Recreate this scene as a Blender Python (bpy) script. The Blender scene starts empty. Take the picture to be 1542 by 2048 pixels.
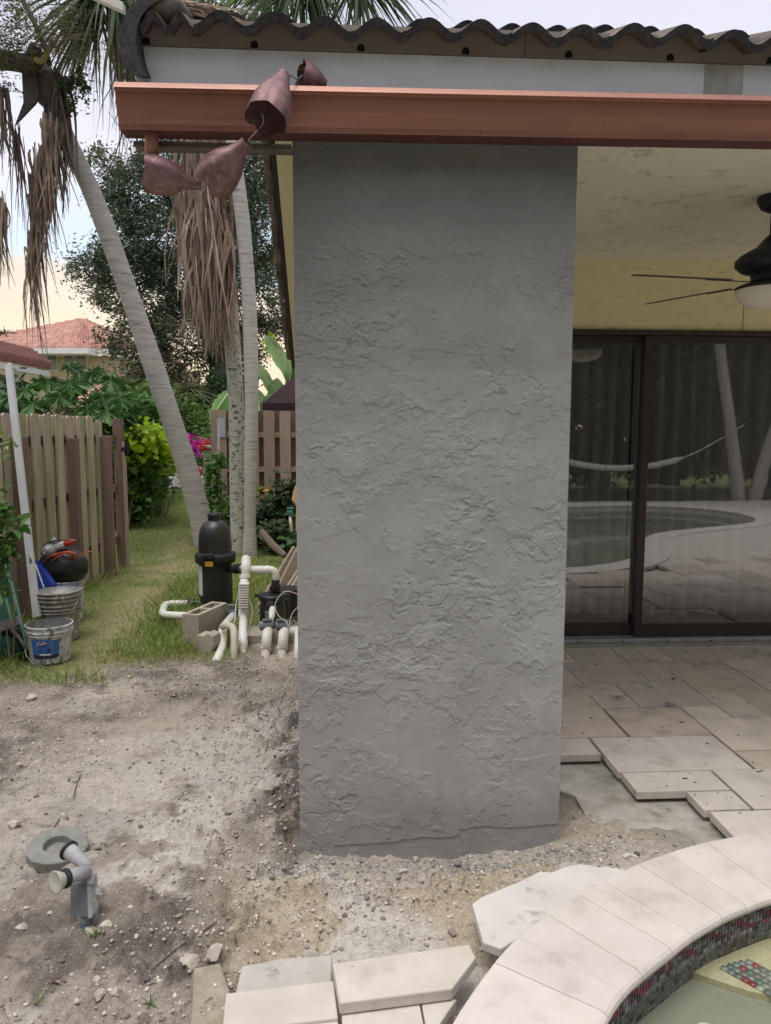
import bpy, math
import numpy as np
from mathutils import Vector, Matrix
sc = bpy.context.scene
col = sc.collection
rad = math.radians
# ------------------------------------------------------------------ camera
F, PITCH, ROLL, CH = 1500.0, rad(6.2), 0.002, 1.62
cP, sP, cR, sR = math.cos(PITCH), math.sin(PITCH), math.cos(ROLL), math.sin(ROLL)
cam = bpy.data.cameras.new('camera')
camo = bpy.data.objects.new('camera', cam)
col.objects.link(camo)
r_ = Vector((cR, sR * sP, sR * cP)); u_ = Vector((-sR, cR * sP, cR * cP)); f_ = Vector((0, cP, -sP))
camo.matrix_world = Matrix(((r_.x, u_.x, -f_.x, 0), (r_.y, u_.y, -f_.y, 0), (r_.z, u_.z, -f_.z, CH), (0, 0, 0, 1)))
cam.sensor_fit = 'HORIZONTAL'; cam.sensor_width = 36.0; cam.lens = 36.0 * F / 1542.0
cam.clip_start = 0.05; cam.clip_end = 600
sc.camera = camo
# ------------------------------------------------------------------ sky
SUN_EL, SUN_AZ = rad(75), rad(205)
w = bpy.data.worlds.new("World"); sc.world = w; w.use_nodes = True
nt = w.node_tree; N = nt.nodes; L = nt.links
for n in list(N): N.remove(n)
out = N.new('ShaderNodeOutputWorld'); bg = N.new('ShaderNodeBackground'); bg.inputs['Strength'].default_value = 0.1
sky = N.new('ShaderNodeTexSky'); sky.sky_type = 'NISHITA'; sky.sun_disc = False
sky.sun_elevation = SUN_EL; sky.sun_rotation = SUN_AZ; sky.air_density = 1.0; sky.dust_density = 2.0
tc = N.new('ShaderNodeTexCoord')
mp = N.new('ShaderNodeMapping'); mp.inputs['Scale'].default_value = (1.0, 1.0, 3.2)
L.new(tc.outputs['Generated'], mp.inputs['Vector'])
nz = N.new('ShaderNodeTexNoise'); nz.inputs['Scale'].default_value = 2.6; nz.inputs['Detail'].default_value = 6; nz.inputs['Roughness'].default_value = .55
L.new(mp.outputs[0], nz.inputs['Vector'])
sep = N.new('ShaderNodeSeparateXYZ'); L.new(tc.outputs['Generated'], sep.inputs[0])
# height above the horizon, ruffled by the cloud noise
md = N.new('ShaderNodeMath'); md.operation = 'MULTIPLY_ADD'; md.inputs[1].default_value = 0.22; L.new(nz.outputs[0], md.inputs[0])
sb = N.new('ShaderNodeMath'); sb.operation = 'SUBTRACT'; sb.inputs[1].default_value = 0.11; L.new(sep.outputs[2], sb.inputs[0])
L.new(sb.outputs[0], md.inputs[2])
rp = N.new('ShaderNodeValToRGB'); L.new(md.outputs[0], rp.inputs[0])
e = rp.color_ramp.elements
e[0].position = 0.0; e[0].color = (.82, .66, .46, 1)
e[1].position = 1.0; e[1].color = (.84, .84, .90, 1)
for p_, c_ in ((.115, (.86, .68, .47, 1)), (.175, (.80, .68, .56, 1)), (.205, (.62, .73, .84, 1)), (.245, (.66, .71, .80, 1)), (.33, (.68, .67, .73, 1)), (.5, (.60, .59, .68, 1))):
    q_ = e.new(p_); q_.color = c_
ml = N.new('ShaderNodeVectorMath'); ml.operation = 'SCALE'; ml.inputs['Scale'].default_value = 10.0
L.new(rp.outputs[0], ml.inputs[0])
mr = N.new('ShaderNodeMapRange'); mr.inputs['From Min'].default_value = .3; mr.inputs['From Max'].default_value = .7
mr.inputs['To Min'].default_value = .72; mr.inputs['To Max'].default_value = .97
L.new(nz.outputs[0], mr.inputs[0])
mx = N.new('ShaderNodeMixRGB'); L.new(mr.outputs[0], mx.inputs[0]); L.new(sky.outputs[0], mx.inputs[1]); L.new(ml.outputs[0], mx.inputs[2])
L.new(mx.outputs[0], bg.inputs['Color']); L.new(bg.outputs[0], out.inputs['Surface'])
# ------------------------------------------------------------------ sun (soft, through cloud)
sl = bpy.data.lights.new('sun', 'SUN'); sl.energy = 1.5; sl.angle = rad(38); sl.color = (1, .95, .87)
so = bpy.data.objects.new('sun', sl); col.objects.link(so)
sd = Vector((math.sin(SUN_AZ) * math.cos(SUN_EL), math.cos(SUN_AZ) * math.cos(SUN_EL), math.sin(SUN_EL)))
so.rotation_euler = sd.to_track_quat('Z', 'Y').to_euler()
so.location = (0, -5, 12)
vs = sc.view_settings; vs.view_transform = 'Standard'; vs.look = 'None'; vs.gamma = 1; vs.exposure = 0.58
vs.use_curve_mapping = False
try: sc.cycles.max_bounces = 8; sc.cycles.transparent_max_bounces = 12
except Exception: pass
# ------------------------------------------------------------------ helpers
def ray(px, py):
    a = (px - 771) / F; b = (1024 - py) / F
    a, b = a * cR - b * sR, a * sR + b * cR
    return np.array([a, cP + b * sP, -sP + b * cP])
CO = np.array([0, 0, CH])
def G(px, py, z=0.0):
    r = ray(px, py); return CO + (z - CH) / r[2] * r
def A(px, py, Y):
    r = ray(px, py); return CO + Y / r[1] * r
TH = rad(3.3); U = np.array([math.cos(TH), math.sin(TH), 0]); V = np.array([-math.sin(TH), math.cos(TH), 0]); Z = np.array([0, 0, 1.])
H0 = np.array([-.318, 2.652, 0])
def H(a, b, z): return H0 + a * U + b * V + z * Z
def HP(px, py, b):
    r = ray(px, py); t = (b - np.dot(CO - H0, V)) / np.dot(r, V); return CO + t * r
def HA(px, py, b):
    p = HP(px, py, b); return float(np.dot(p - H0, U)), float(p[2])
def rnd(s): return np.random.default_rng(s)
_T = {}
def vnoise(x, y, seed=0):
    if seed not in _T: _T[seed] = rnd(seed + 100).random((256, 256))
    T = _T[seed]; xi = np.floor(x).astype(int); yi = np.floor(y).astype(int); fx = x - xi; fy = y - yi
    fx = fx * fx * (3 - 2 * fx); fy = fy * fy * (3 - 2 * fy)
    a = T[xi & 255, yi & 255]; b = T[(xi + 1) & 255, yi & 255]; c = T[xi & 255, (yi + 1) & 255]; d = T[(xi + 1) & 255, (yi + 1) & 255]
    return (a * (1 - fx) + b * fx) * (1 - fy) + (c * (1 - fx) + d * fx) * fy
def fbm(x, y, o=4, seed=0, g=.5):
    x = np.asarray(x, float); y = np.asarray(y, float); s = 0; am = 1; t = 0
    for k in range(o):
        s = s + am * vnoise(x * 2 ** k + 17.3 * k, y * 2 ** k + 9.1 * k, seed + k); t += am; am *= g
    return s / t
def sst(a, b, x):
    t = np.clip((x - a) / (b - a), 0, 1); return t * t * (3 - 2 * t)
# ---- materials
MC = {}
def M(name, c1, c2=None, sc_=6.0, rough=.85, bump=0.0, bs=60.0, metal=0.0, lo=.35, hi=.65, det=5, stretch=(1, 1, 1), rv=0.0, iv=0.0, c3=None, s3=2.0, t3=(.55, .7), spec=.35, trans=0.0, objc=False, attr=None, bd=.002, spk=None, sps=70, spt=(.68, .72), spst=1.0):
    if name in MC: return MC[name]
    m = bpy.data.materials.new(name); m.use_nodes = True; nt = m.node_tree; N = nt.nodes; L = nt.links
    b = N['Principled BSDF']; b.inputs['Roughness'].default_value = rough; b.inputs['Metallic'].default_value = metal
    b.inputs['Specular IOR Level'].default_value = spec
    geo = N.new('ShaderNodeNewGeometry')
    if objc:
        t = N.new('ShaderNodeTexCoord'); src = t.outputs['Object']
    else: src = geo.outputs['Position']
    mp = N.new('ShaderNodeMapping'); mp.inputs['Scale'].default_value = stretch; L.new(src, mp.inputs[0])
    def noise(s, d=det):
        n = N.new('ShaderNodeTexNoise'); n.inputs['Scale'].default_value = s; n.inputs['Detail'].default_value = d; n.inputs['Roughness'].default_value = .6
        L.new(mp.outputs[0], n.inputs['Vector']); return n
    def mix(f, a, bb, mode='MIX'):
        x = N.new('ShaderNodeMixRGB'); x.blend_type = mode
        for i, q in ((0, f), (1, a), (2, bb)):
            if isinstance(q, (tuple, list)): x.inputs[i].default_value = (*q[:3], 1)
            elif isinstance(q, (int, float)): x.inputs[i].default_value = q
            else: L.new(q, x.inputs[i])
        return x.outputs[0]
    if attr:
        at = N.new('ShaderNodeAttribute'); at.attribute_name = attr; c = at.outputs['Color']
        if c2 is not None:
            r = N.new('ShaderNodeMapRange'); r.inputs['From Min'].default_value = lo; r.inputs['From Max'].default_value = hi
            L.new(noise(sc_).outputs[0], r.inputs[0]); c = mix(r.outputs[0], mix(1.0, c, c1, 'MULTIPLY'), mix(1.0, c, c2, 'MULTIPLY'))
    elif c2 is not None:
        r = N.new('ShaderNodeMapRange'); r.inputs['From Min'].default_value = lo; r.inputs['From Max'].default_value = hi
        L.new(noise(sc_).outputs[0], r.inputs[0]); c = mix(r.outputs[0], c1, c2)
    else: c = None
    if c3 is not None:
        r = N.new('ShaderNodeMapRange'); r.inputs['From Min'].default_value = t3[0]; r.inputs['From Max'].default_value = t3[1]
        L.new(noise(s3).outputs[0], r.inputs[0]); c = mix(r.outputs[0], c if c is not None else c1, c3)
    if spk is not None:
        mp2 = N.new('ShaderNodeMapping'); mp2.inputs['Scale'].default_value = (1, spst, 1); L.new(src, mp2.inputs[0]); n2_ = N.new('ShaderNodeTexNoise'); n2_.inputs['Scale'].default_value = sps; n2_.inputs['Detail'].default_value = 3; L.new(mp2.outputs[0], n2_.inputs['Vector'])
        r = N.new('ShaderNodeMapRange'); r.inputs['From Min'].default_value = spt[0]; r.inputs['From Max'].default_value = spt[1]; L.new(n2_.outputs[0], r.inputs[0]); c = mix(r.outputs[0], c if c is not None else c1, spk)
    if rv or iv:
        if rv:
            oi = N.new('ShaderNodeObjectInfo'); rs = oi.outputs['Random']; k = rv
        else: rs = geo.outputs['Random Per Island']; k = iv
        r = N.new('ShaderNodeMapRange'); r.inputs['To Min'].default_value = 1 - k; r.inputs['To Max'].default_value = 1 + k; L.new(rs, r.inputs[0])
        v = N.new('ShaderNodeVectorMath'); v.operation = 'SCALE'; L.new(r.outputs[0], v.inputs['Scale'])
        if c is None: v.inputs[0].default_value = c1
        else: L.new(c, v.inputs[0])
        c = v.outputs[0]
    if c is None: b.inputs['Base Color'].default_value = (*c1, 1)
    else: L.new(c, b.inputs['Base Color'])
    if bump:
        bn = N.new('ShaderNodeBump'); bn.inputs['Strength'].default_value = bump; bn.inputs['Distance'].default_value = bd
        L.new(noise(bs, 6).outputs[0], bn.inputs['Height']); L.new(bn.outputs[0], b.inputs['Normal'])
    if trans:
        tr = N.new('ShaderNodeBsdfTranslucent'); ms = N.new('ShaderNodeMixShader'); ms.inputs[0].default_value = trans
        if c is None: tr.inputs[0].default_value = (*c1, 1)
        else: L.new(c, tr.inputs[0])
        L.new(b.outputs[0], ms.inputs[1]); L.new(tr.outputs[0], ms.inputs[2]); L.new(ms.outputs[0], N['Material Output'].inputs[0])
    MC[name] = m; return m
# ---- objects
def wloc(o):
    p = Vector((0, 0, 0))
    while o: p += o.location; o = o.parent
    return p
def tag(o, label=None, cat=None, group=None, kind=None):
    if label: o['label'] = label
    if cat: o['category'] = cat
    if group: o['group'] = group
    if kind: o['kind'] = kind
    return o
def thing(name, loc, label, cat, group=None):
    o = bpy.data.objects.new(name, None); col.objects.link(o); o.location = Vector([float(c) for c in loc]); o.empty_display_size = .1
    return tag(o, label, cat, group)
def mesh(name, vs, faces, mats=None, parent=None, smooth=False, bevel=0, mi=None, attr=None, **kw):
    """link one mesh object; origin at its bounding-box centre"""
    vs = np.asarray(vs, float); c = (vs.min(0) + vs.max(0)) / 2
    me = bpy.data.meshes.new(name)
    if isinstance(faces, np.ndarray):
        n, k = faces.shape; me.vertices.add(len(vs)); me.vertices.foreach_set('co', (vs - c).astype(np.float32).ravel())
        me.loops.add(n * k); me.loops.foreach_set('vertex_index', faces.astype(np.int32).ravel())
        me.polygons.add(n); me.polygons.foreach_set('loop_start', np.arange(0, n * k, k, dtype=np.int32))
        me.update(calc_edges=True)
    else: me.from_pydata((vs - c).tolist(), [], [list(map(int, f)) for f in faces]); me.update()
    if mats is not None:
        for m in (mats if isinstance(mats, (list, tuple)) else [mats]): me.materials.append(m)
    if mi is not None: me.polygons.foreach_set('material_index', np.asarray(mi, dtype=np.int32))
    if attr is not None:
        ca = me.color_attributes.new('col', 'FLOAT_COLOR', 'POINT'); a4 = np.ones((len(vs), 4), np.float32); a4[:, :3] = attr; ca.data.foreach_set('color', a4.ravel())
    if smooth: me.polygons.foreach_set('use_smooth', np.ones(len(me.polygons), dtype=bool))
    o = bpy.data.objects.new(name, me); col.objects.link(o)
    if parent: o.parent = parent
    o.location = Vector([float(x) for x in c]) - (wloc(parent) if parent else Vector((0, 0, 0)))
    if bevel:
        b = o.modifiers.new('bevel', 'BEVEL'); b.width = bevel; b.segments = 2; b.limit_method = 'ANGLE'; b.harden_normals = False
    return tag(o, **kw)
class MB:
    def __init__(s): s.v = []; s.f = []; s.m = []; s.k = 0
    def add(s, vs, fs):
        n = len(s.v); s.v += [tuple(map(float, p)) for p in vs]; s.f += [tuple(int(i) + n for i in f) for f in fs]; s.m += [s.k] * len(fs); return s
    def box(s, c, sz, ax=(np.array([1., 0, 0]), np.array([0, 1., 0]), Z)):
        c = np.asarray(c, float); h = np.asarray(sz, float) / 2; P = []
        for k in (-1, 1):
            for j in (-1, 1):
                for i in (-1, 1): P.append(c + i * h[0] * ax[0] + j * h[1] * ax[1] + k * h[2] * ax[2])
        return s.add(P, [(0, 2, 3, 1), (4, 5, 7, 6), (0, 1, 5, 4), (2, 6, 7, 3), (0, 4, 6, 2), (1, 3, 7, 5)])
    def hbox(s, a0, a1, b0, b1, z0, z1):   # box in the house frame
        P = [H(a, b, z) for z in (z0, z1) for b in (b0, b1) for a in (a0, a1)]
        return s.add(P, [(0, 2, 3, 1), (4, 5, 7, 6), (0, 1, 5, 4), (2, 6, 7, 3), (0, 4, 6, 2), (1, 3, 7, 5)])
    def prism(s, poly, ext):
        """polygon (3-D points) swept by vector ext"""
        poly = [np.asarray(p, float) for p in poly]; n = len(poly); ext = np.asarray(ext, float)
        nrm = sum(np.cross(poly[i], poly[(i + 1) % n]) for i in range(n))
        if np.dot(nrm, ext) < 0: poly = poly[::-1]
        P = poly + [p + ext for p in poly]
        return s.add(P, [tuple(range(n))[::-1], tuple(range(n, 2 * n))] + [(i, (i + 1) % n, n + (i + 1) % n, n + i) for i in range(n)])
    def tube(s, pts, r, n=10, caps=True, flat=1.0):
        pts = [np.asarray(p, float) for p in pts]; m = len(pts)
        if np.isscalar(r): r = [r] * m
        up = None; P = []
        for i, p in enumerate(pts):
            t = (pts[min(i + 1, m - 1)] - pts[max(i - 1, 0)]); t = t / (np.linalg.norm(t) + 1e-9)
            if up is None:
                up = np.array([0, 0, 1.]) if abs(t[2]) < .9 else np.array([1., 0, 0])
            a = np.cross(t, up); a /= np.linalg.norm(a) + 1e-9; b = np.cross(a, t); up = b
            for k in range(n):
                q = 2 * math.pi * k / n; P.append(p + r[i] * (math.cos(q) * a + flat * math.sin(q) * b))
        F_ = [(i * n + k, i * n + (k + 1) % n, (i + 1) * n + (k + 1) % n, (i + 1) * n + k) for i in range(m - 1) for k in range(n)]
        if caps: F_ += [tuple(range(n))[::-1], tuple(range((m - 1) * n, m * n))]
        return s.add(P, F_)
    def lathe(s, prof, c, ax=Z, n=24, mod=None, caps=False):
        """prof: (radius, height) pairs along axis ax from c"""
        ax = np.asarray(ax, float); ax = ax / np.linalg.norm(ax); up = np.array([0, 0, 1.]) if abs(ax[2]) < .9 else np.array([1., 0, 0])
        a = np.cross(ax, up); a /= np.linalg.norm(a); b = np.cross(ax, a); P = []; c = np.asarray(c, float)
        for j, (r, h) in enumerate(prof):
            for k in range(n):
                q = 2 * math.pi * k / n; rr, hh = (r, h) if mod is None else mod(r, h, q, j / (len(prof) - 1)); P.append(c + ax * hh + rr * (math.cos(q) * a + math.sin(q) * b))
        m = len(prof)
        F_ = [(i * n + k, i * n + (k + 1) % n, (i + 1) * n + (k + 1) % n, (i + 1) * n + k) for i in range(m - 1) for k in range(n)]
        if caps: F_ += [tuple(range(n))[::-1], tuple(range((m - 1) * n, m * n))]
        return s.add(P, F_)
    def rock(s, c, r, seed, flat=.7, n=1):
        g = rnd(seed); P, Fc = ICO[n]; d = 1 + .28 * (g.random(len(P)) - .5) * (1.6 if n == 1 else 1)
        ang = g.random() * 6.28; R = np.array([[math.cos(ang), -math.sin(ang), 0], [math.sin(ang), math.cos(ang), 0], [0, 0, 1]])
        sx = 1 + .4 * (g.random() - .5)
        return s.add((P * d[:, None] * np.array([r * sx, r / sx, r * flat])) @ R.T + np.asarray(c), Fc)
    def build(s, name, mats, parent=None, **kw):
        if isinstance(mats, (list, tuple)): kw['mi'] = s.m
        return mesh(name, s.v, s.f, mats, parent, **kw)
def _ico():
    t = (1 + 5 ** .5) / 2
    P = np.array([(-1, t, 0), (1, t, 0), (-1, -t, 0), (1, -t, 0), (0, -1, t), (0, 1, t), (0, -1, -t), (0, 1, -t), (t, 0, -1), (t, 0, 1), (-t, 0, -1), (-t, 0, 1)], float)
    P /= np.linalg.norm(P[0]); Fc = [(0, 11, 5), (0, 5, 1), (0, 1, 7), (0, 7, 10), (0, 10, 11), (1, 5, 9), (5, 11, 4), (11, 10, 2), (10, 7, 6), (7, 1, 8), (3, 9, 4), (3, 4, 2), (3, 2, 6), (3, 6, 8), (3, 8, 9), (4, 9, 5), (2, 4, 11), (6, 2, 10), (8, 6, 7), (9, 8, 1)]
    out_ = [(P, Fc)]
    for _ in range(2):
        P2 = list(map(tuple, P)); F2 = []; C = {}
        def mid(a, b):
            k = (min(a, b), max(a, b))
            if k not in C:
                q = (np.array(P2[a]) + np.array(P2[b])); q /= np.linalg.norm(q); C[k] = len(P2); P2.append(tuple(q))
            return C[k]
        for a, b, c in Fc:
            x, y, z = mid(a, b), mid(b, c), mid(c, a); F2 += [(a, x, z), (b, y, x), (c, z, y), (x, y, z)]
        P, Fc = np.array(P2), F2; out_.append((P, Fc))
    return out_
ICO = _ico()
def rpath(pts, r, n=5):
    """polyline with its corners rounded by radius r"""
    pts = [np.asarray(p, float) for p in pts]; o = [pts[0]]
    for i in range(1, len(pts) - 1):
        a, b, c = pts[i - 1], pts[i], pts[i + 1]; da = a - b; dc = c - b; la = np.linalg.norm(da); lc = np.linalg.norm(dc)
        q = min(r, la * .49, lc * .49); s_, e_ = b + da / la * q, b + dc / lc * q
        for k in range(n + 1):
            t = k / n; o.append((1 - t) ** 2 * s_ + 2 * t * (1 - t) * b + t * t * e_)
    o.append(pts[-1]); return o
def spline(pts, n=8, closed=False):
    pts = [np.asarray(p, float) for p in pts]; m = len(pts); o = []
    for i in range(m if closed else m - 1):
        p0 = pts[(i - 1) % m] if closed or i else pts[0]; p1 = pts[i]; p2 = pts[(i + 1) % m]; p3 = pts[(i + 2) % m] if closed or i + 2 < m else pts[-1]
        for k in range(n):
            t = k / n; o.append(.5 * ((2 * p1) + (-p0 + p2) * t + (2 * p0 - 5 * p1 + 4 * p2 - p3) * t * t + (-p0 + 3 * p1 - 3 * p2 + p3) * t ** 3))
    if not closed: o.append(pts[-1])
    return o
# ---- foliage
def leaves(cen, size, seed, asp=.42, up=.5, six=False, droop=0.0):
    """one folded leaf per centre: (N,3) centres, (N,) lengths"""
    g = rnd(seed); n = len(cen); size = np.broadcast_to(size, (n,)).astype(float)
    d = g.normal(size=(n, 3)); d[:, 2] = d[:, 2] * .5 - droop; d /= np.linalg.norm(d, axis=1)[:, None]
    nn = g.normal(size=(n, 3)); nn[:, 2] = np.abs(nn[:, 2]) + up; s = np.cross(d, nn); s /= np.linalg.norm(s, axis=1)[:, None] + 1e-9
    nr = np.cross(s, d); L_ = size[:, None]; W = L_ * asp * .5
    if six:
        P = np.stack([cen, cen + d * L_ * .3 + s * W + nr * W * .35, cen + d * L_ * .7 + s * W * .8 + nr * W * .25, cen + d * L_ - nr * W * .3, cen + d * L_ * .7 - s * W * .8 + nr * W * .25, cen + d * L_ * .3 - s * W + nr * W * .35, cen + d * L_ * .5 - nr * W * .05], 1)
        base = np.arange(n)[:, None] * 7; Fc = np.concatenate([base + np.array(t) for t in ((0, 1, 6, 5), (1, 2, 3, 6), (5, 6, 3, 4))], 0)
    else:
        P = np.stack([cen, cen + d * L_ * .45 + s * W, cen + d * L_, cen + d * L_ * .45 - s * W], 1)
        base = np.arange(n)[:, None] * 4; Fc = base + np.array((0, 1, 2, 3))
    return P.reshape(-1, 3), Fc
def ribbons(p0, d, L_, W, droop, K=5, seed=0, curl=.0, side=None, taper=1.0):
    g = rnd(seed); p0 = np.asarray(p0, float); n = len(p0); d = np.asarray(d, float); d = d / (np.linalg.norm(d, axis=1)[:, None] + 1e-9)
    L_ = np.broadcast_to(L_, (n,)); W = np.broadcast_to(W, (n,)); droop = np.broadcast_to(droop, (n,))
    if side is None: side = g.normal(size=(n, 3))
    s = np.cross(d, side); s /= np.linalg.norm(s, axis=1)[:, None] + 1e-9; cv = g.normal(size=(n, 3)) * curl; ph = g.uniform(0, 6.28, (n, 1)); fq = g.uniform(3, 8, (n, 1)); wb = g.normal(size=(n, 3)) * curl * .32 * (np.abs(droop[:, None]) * 0 + 1)
    P = []
    for k in range(K):
        t = k / (K - 1); c = p0 + d * (L_ * t)[:, None] + np.array([0, 0, -1.]) * (droop * L_ * t * t)[:, None] + cv * (L_ * t * t)[:, None] + wb * np.sin(ph + fq * t) * L_[:, None]
        ww = (W * max(.06, (1 - t ** 1.5 * taper)) * (.55 + .45 * min(1, t * 4)) / 2)[:, None]; P += [c + s * ww, c - s * ww]
    P = np.stack(P, 1).reshape(-1, 3); base = np.arange(n)[:, None] * 2 * K
    Fc = np.concatenate([base + np.array((2 * k, 2 * k + 1, 2 * k + 3, 2 * k + 2)) for k in range(K - 1)], 0)
    return P, Fc
def join(*pf):
    V_ = []; Fs = []; n = 0
    for p, f in pf: V_.append(p); Fs.append(np.asarray(f) + n); n += len(p)
    return np.concatenate(V_), np.concatenate(Fs)
def clumps(c, r, nc, per, sp, seed, shell=.5):
    """leaf centres gathered in clumps inside an ellipsoid"""
    g = rnd(seed); q = g.normal(size=(nc, 3)); q /= np.linalg.norm(q, axis=1)[:, None]; rr = (shell + (1 - shell) * g.random(nc)) ** .7
    cc = np.asarray(c) + q * rr[:, None] * np.asarray(r); k = g.integers(0, nc, nc * per)
    return cc[k] + g.normal(size=(nc * per, 3)) * sp * (.5 + g.random(nc)[k])[:, None]
def leafmat(name, c, iv=.35, trans=.3, rough=.5): return M(name, c, tuple(x * .55 for x in c), sc_=3.0, rough=rough, iv=iv, trans=trans, spec=.4)
# ------------------------------------------------------------------ materials
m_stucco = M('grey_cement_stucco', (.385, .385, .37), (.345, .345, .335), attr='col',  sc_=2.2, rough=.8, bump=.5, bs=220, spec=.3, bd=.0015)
m_yellow = M('yellow_paint', (.75, .68, .42), (.71, .64, .395), sc_=3, rough=.7, bump=.8, bs=14, bd=.008)
m_ceil = M('ceiling_paint', (.80, .77, .63), (.75, .72, .585), sc_=2, rough=.75, bump=1.0, bs=16, stretch=(1, 1.6, 1), bd=.008)
m_fascia = M('pale_fascia_paint', (.78, .83, .86), (.70, .74, .76), sc_=5, rough=.5, stretch=(.4, 1, 3), c3=(.35, .36, .33), s3=9, t3=(.66, .85))
m_putty = M('fascia_patch', (.55, .56, .53), (.38, .39, .36), sc_=14, rough=.8)
m_bird = M('tan_bird_stop', (.31, .27, .23), (.27, .235, .20), sc_=8, rough=.6)
m_black = M('black_hole', (.012, .012, .014), rough=.9)
m_copper = M('copper_gutter', (.36, .165, .115), (.29, .13, .095), sc_=2.5, rough=.38, metal=.25, stretch=(.5, 1, 2), c3=(.26, .11, .085), s3=5, t3=(.5, .75), spec=.5, bump=.12, bs=8, bd=.01, spk=(.20, .085, .07), sps=60, spt=(.70, .73))
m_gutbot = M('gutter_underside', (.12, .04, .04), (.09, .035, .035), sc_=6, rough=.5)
m_cup = M('mauve_copper_cup', (.27, .155, .155), (.17, .09, .095), sc_=26, rough=.5, metal=.35, spec=.4, bump=.25, bs=90, c3=(.36, .23, .22), s3=40, t3=(.56, .70), spk=(.07, .05, .05), sps=90, spt=(.70, .74))
m_steel = M('steel_wire', (.32, .32, .34), rough=.35, metal=.8)
m_tile = M('weathered_roof_tile', (.20, .155, .125), (.085, .08, .078), sc_=18, rough=.95, bump=.9, bs=160, c3=(.30, .19, .14), s3=5, t3=(.55, .75), rv=.25, bd=.003)
m_tile2 = M('lichen_tile_edge', (.075, .072, .075), (.035, .034, .04), sc_=60, rough=.95, bump=1, bs=190, c3=(.16, .15, .14), s3=95, t3=(.62, .7), bd=.003)
m_mortar = M('roof_mortar', (.21, .18, .155), (.10, .09, .085), sc_=14, rough=.95, bump=1, bs=60, bd=.006)
m_brown = M('dark_brown_board', (.035, .026, .024), (.025, .019, .018), sc_=12, rough=.6)
m_bronze = M('bronze_door_frame', (.062, .052, .048), (.050, .043, .040), sc_=4, rough=.4, metal=.3)
m_alu = M('aluminium_sill', (.42, .45, .48), (.34, .36, .38), sc_=12, rough=.4, metal=.4)
m_sill = M('painted_threshold', (.42, .42, .34), (.33, .33, .27), sc_=10, rough=.8)
m_curtain = M('curtain_cloth', (.62, .62, .63), rough=.9)
m_room = M('dark_room', (.05, .05, .05), rough=.9)
m_pav = M('travertine_paver', (.63, .55, .455), (.53, .46, .38), sc_=7, rough=.75, bump=.35, bs=70, c3=(.40, .36, .31), s3=3, t3=(.5, .75), rv=.16, bd=.002, spk=(.20, .17, .14), sps=40, spt=(.73, .78), spst=2.4)
m_pavd = M('travertine_paver_brown', (.52, .44, .35), (.45, .38, .305), sc_=8, rough=.75, bump=.35, bs=70, c3=(.28, .25, .21), s3=4, t3=(.55, .75), rv=.12, spk=(.20, .17, .14), sps=40, spt=(.73, .78), spst=2.4)
m_pavg = M('travertine_paver_grey', (.58, .515, .43), (.49, .435, .365), sc_=8, rough=.75, bump=.35, bs=70, c3=(.22, .21, .19), s3=5, t3=(.55, .75), rv=.12, spk=(.20, .17, .14), sps=40, spt=(.73, .78), spst=2.4)
m_cope = M('pale_travertine_coping', (.66, .605, .56), (.575, .525, .48), sc_=7, rough=.7, bump=.3, bs=60, c3=(.44, .395, .355), s3=7, t3=(.58, .82), rv=.06, spk=(.20, .17, .14), sps=40, spt=(.73, .78), spst=2.4)
m_slab = M('pale_travertine_slab', (.62, .565, .505), (.53, .48, .425), sc_=8, rough=.75, bump=.4, bs=50, c3=(.36, .32, .275), s3=6, t3=(.56, .80), rv=.05, spk=(.20, .17, .14), sps=40, spt=(.73, .78), spst=2.4)
m_pit = M('travertine_pit', (.10, .085, .07), rough=.95)
m_conc = M('old_concrete_base', (.50, .47, .42), (.34, .32, .275), sc_=9, rough=.95, bump=.8, bs=55, c3=(.22, .21, .16), s3=5, t3=(.56, .72), bd=.005)
m_dirt = M('dirt', (1.30, 1.29, 1.27), (.90, .885, .86), sc_=46, rough=.97, bump=1.0, bs=95, attr='col', det=10, bd=.016, spec=.12, lo=.30, hi=.68, c3=(.17, .15, .13), s3=120, t3=(.64, .74), spk=(.62, .585, .53), sps=150, spt=(.67, .70))
m_gravel = M('gravel', (.50, .455, .40), (.42, .375, .33), sc_=20, rough=.95, iv=.45, spec=.2)
m_clod = M('dark_clods', (.27, .235, .20), (.18, .155, .135), sc_=20, rough=.97, iv=.4, spec=.1)
m_rock = M('limestone_rock', (.52, .47, .41), (.38, .33, .27), sc_=22, rough=.95, bump=.9, bs=70, rv=.2, bd=.004)
m_gclod = M('grey_mortar_crumb', (.36, .35, .325), (.28, .27, .255), sc_=20, rough=.95, iv=.35)
m_pvc = M('white_pvc', (.78, .77, .73), (.70, .68, .63), sc_=9, rough=.35, c3=(.55, .50, .42), s3=14, t3=(.64, .8), spec=.5)
m_pvc2 = M('aged_pvc', (.62, .55, .46), (.54, .48, .40), sc_=14, rough=.5)
m_gpvc = M('grey_pvc', (.22, .24, .26), (.16, .17, .19), sc_=20, rough=.45)
m_blackp = M('black_plastic', (.018, .019, .022), (.026, .027, .03), sc_=6, rough=.38, spec=.5, c3=(.09, .09, .095), s3=40, t3=(.70, .76))
m_blackr = M('black_rubber', (.02, .02, .024), rough=.6)
m_cmu = M('concrete_block', (.46, .415, .345), (.37, .33, .275), sc_=25, rough=.95, bump=.8, bs=120)
m_wood = M('grey_lumber', (.40, .335, .275), (.30, .245, .20), sc_=9, rough=.85, stretch=(1, 1, 6), bump=.4, bs=60, rv=.12, objc=True)
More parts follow.
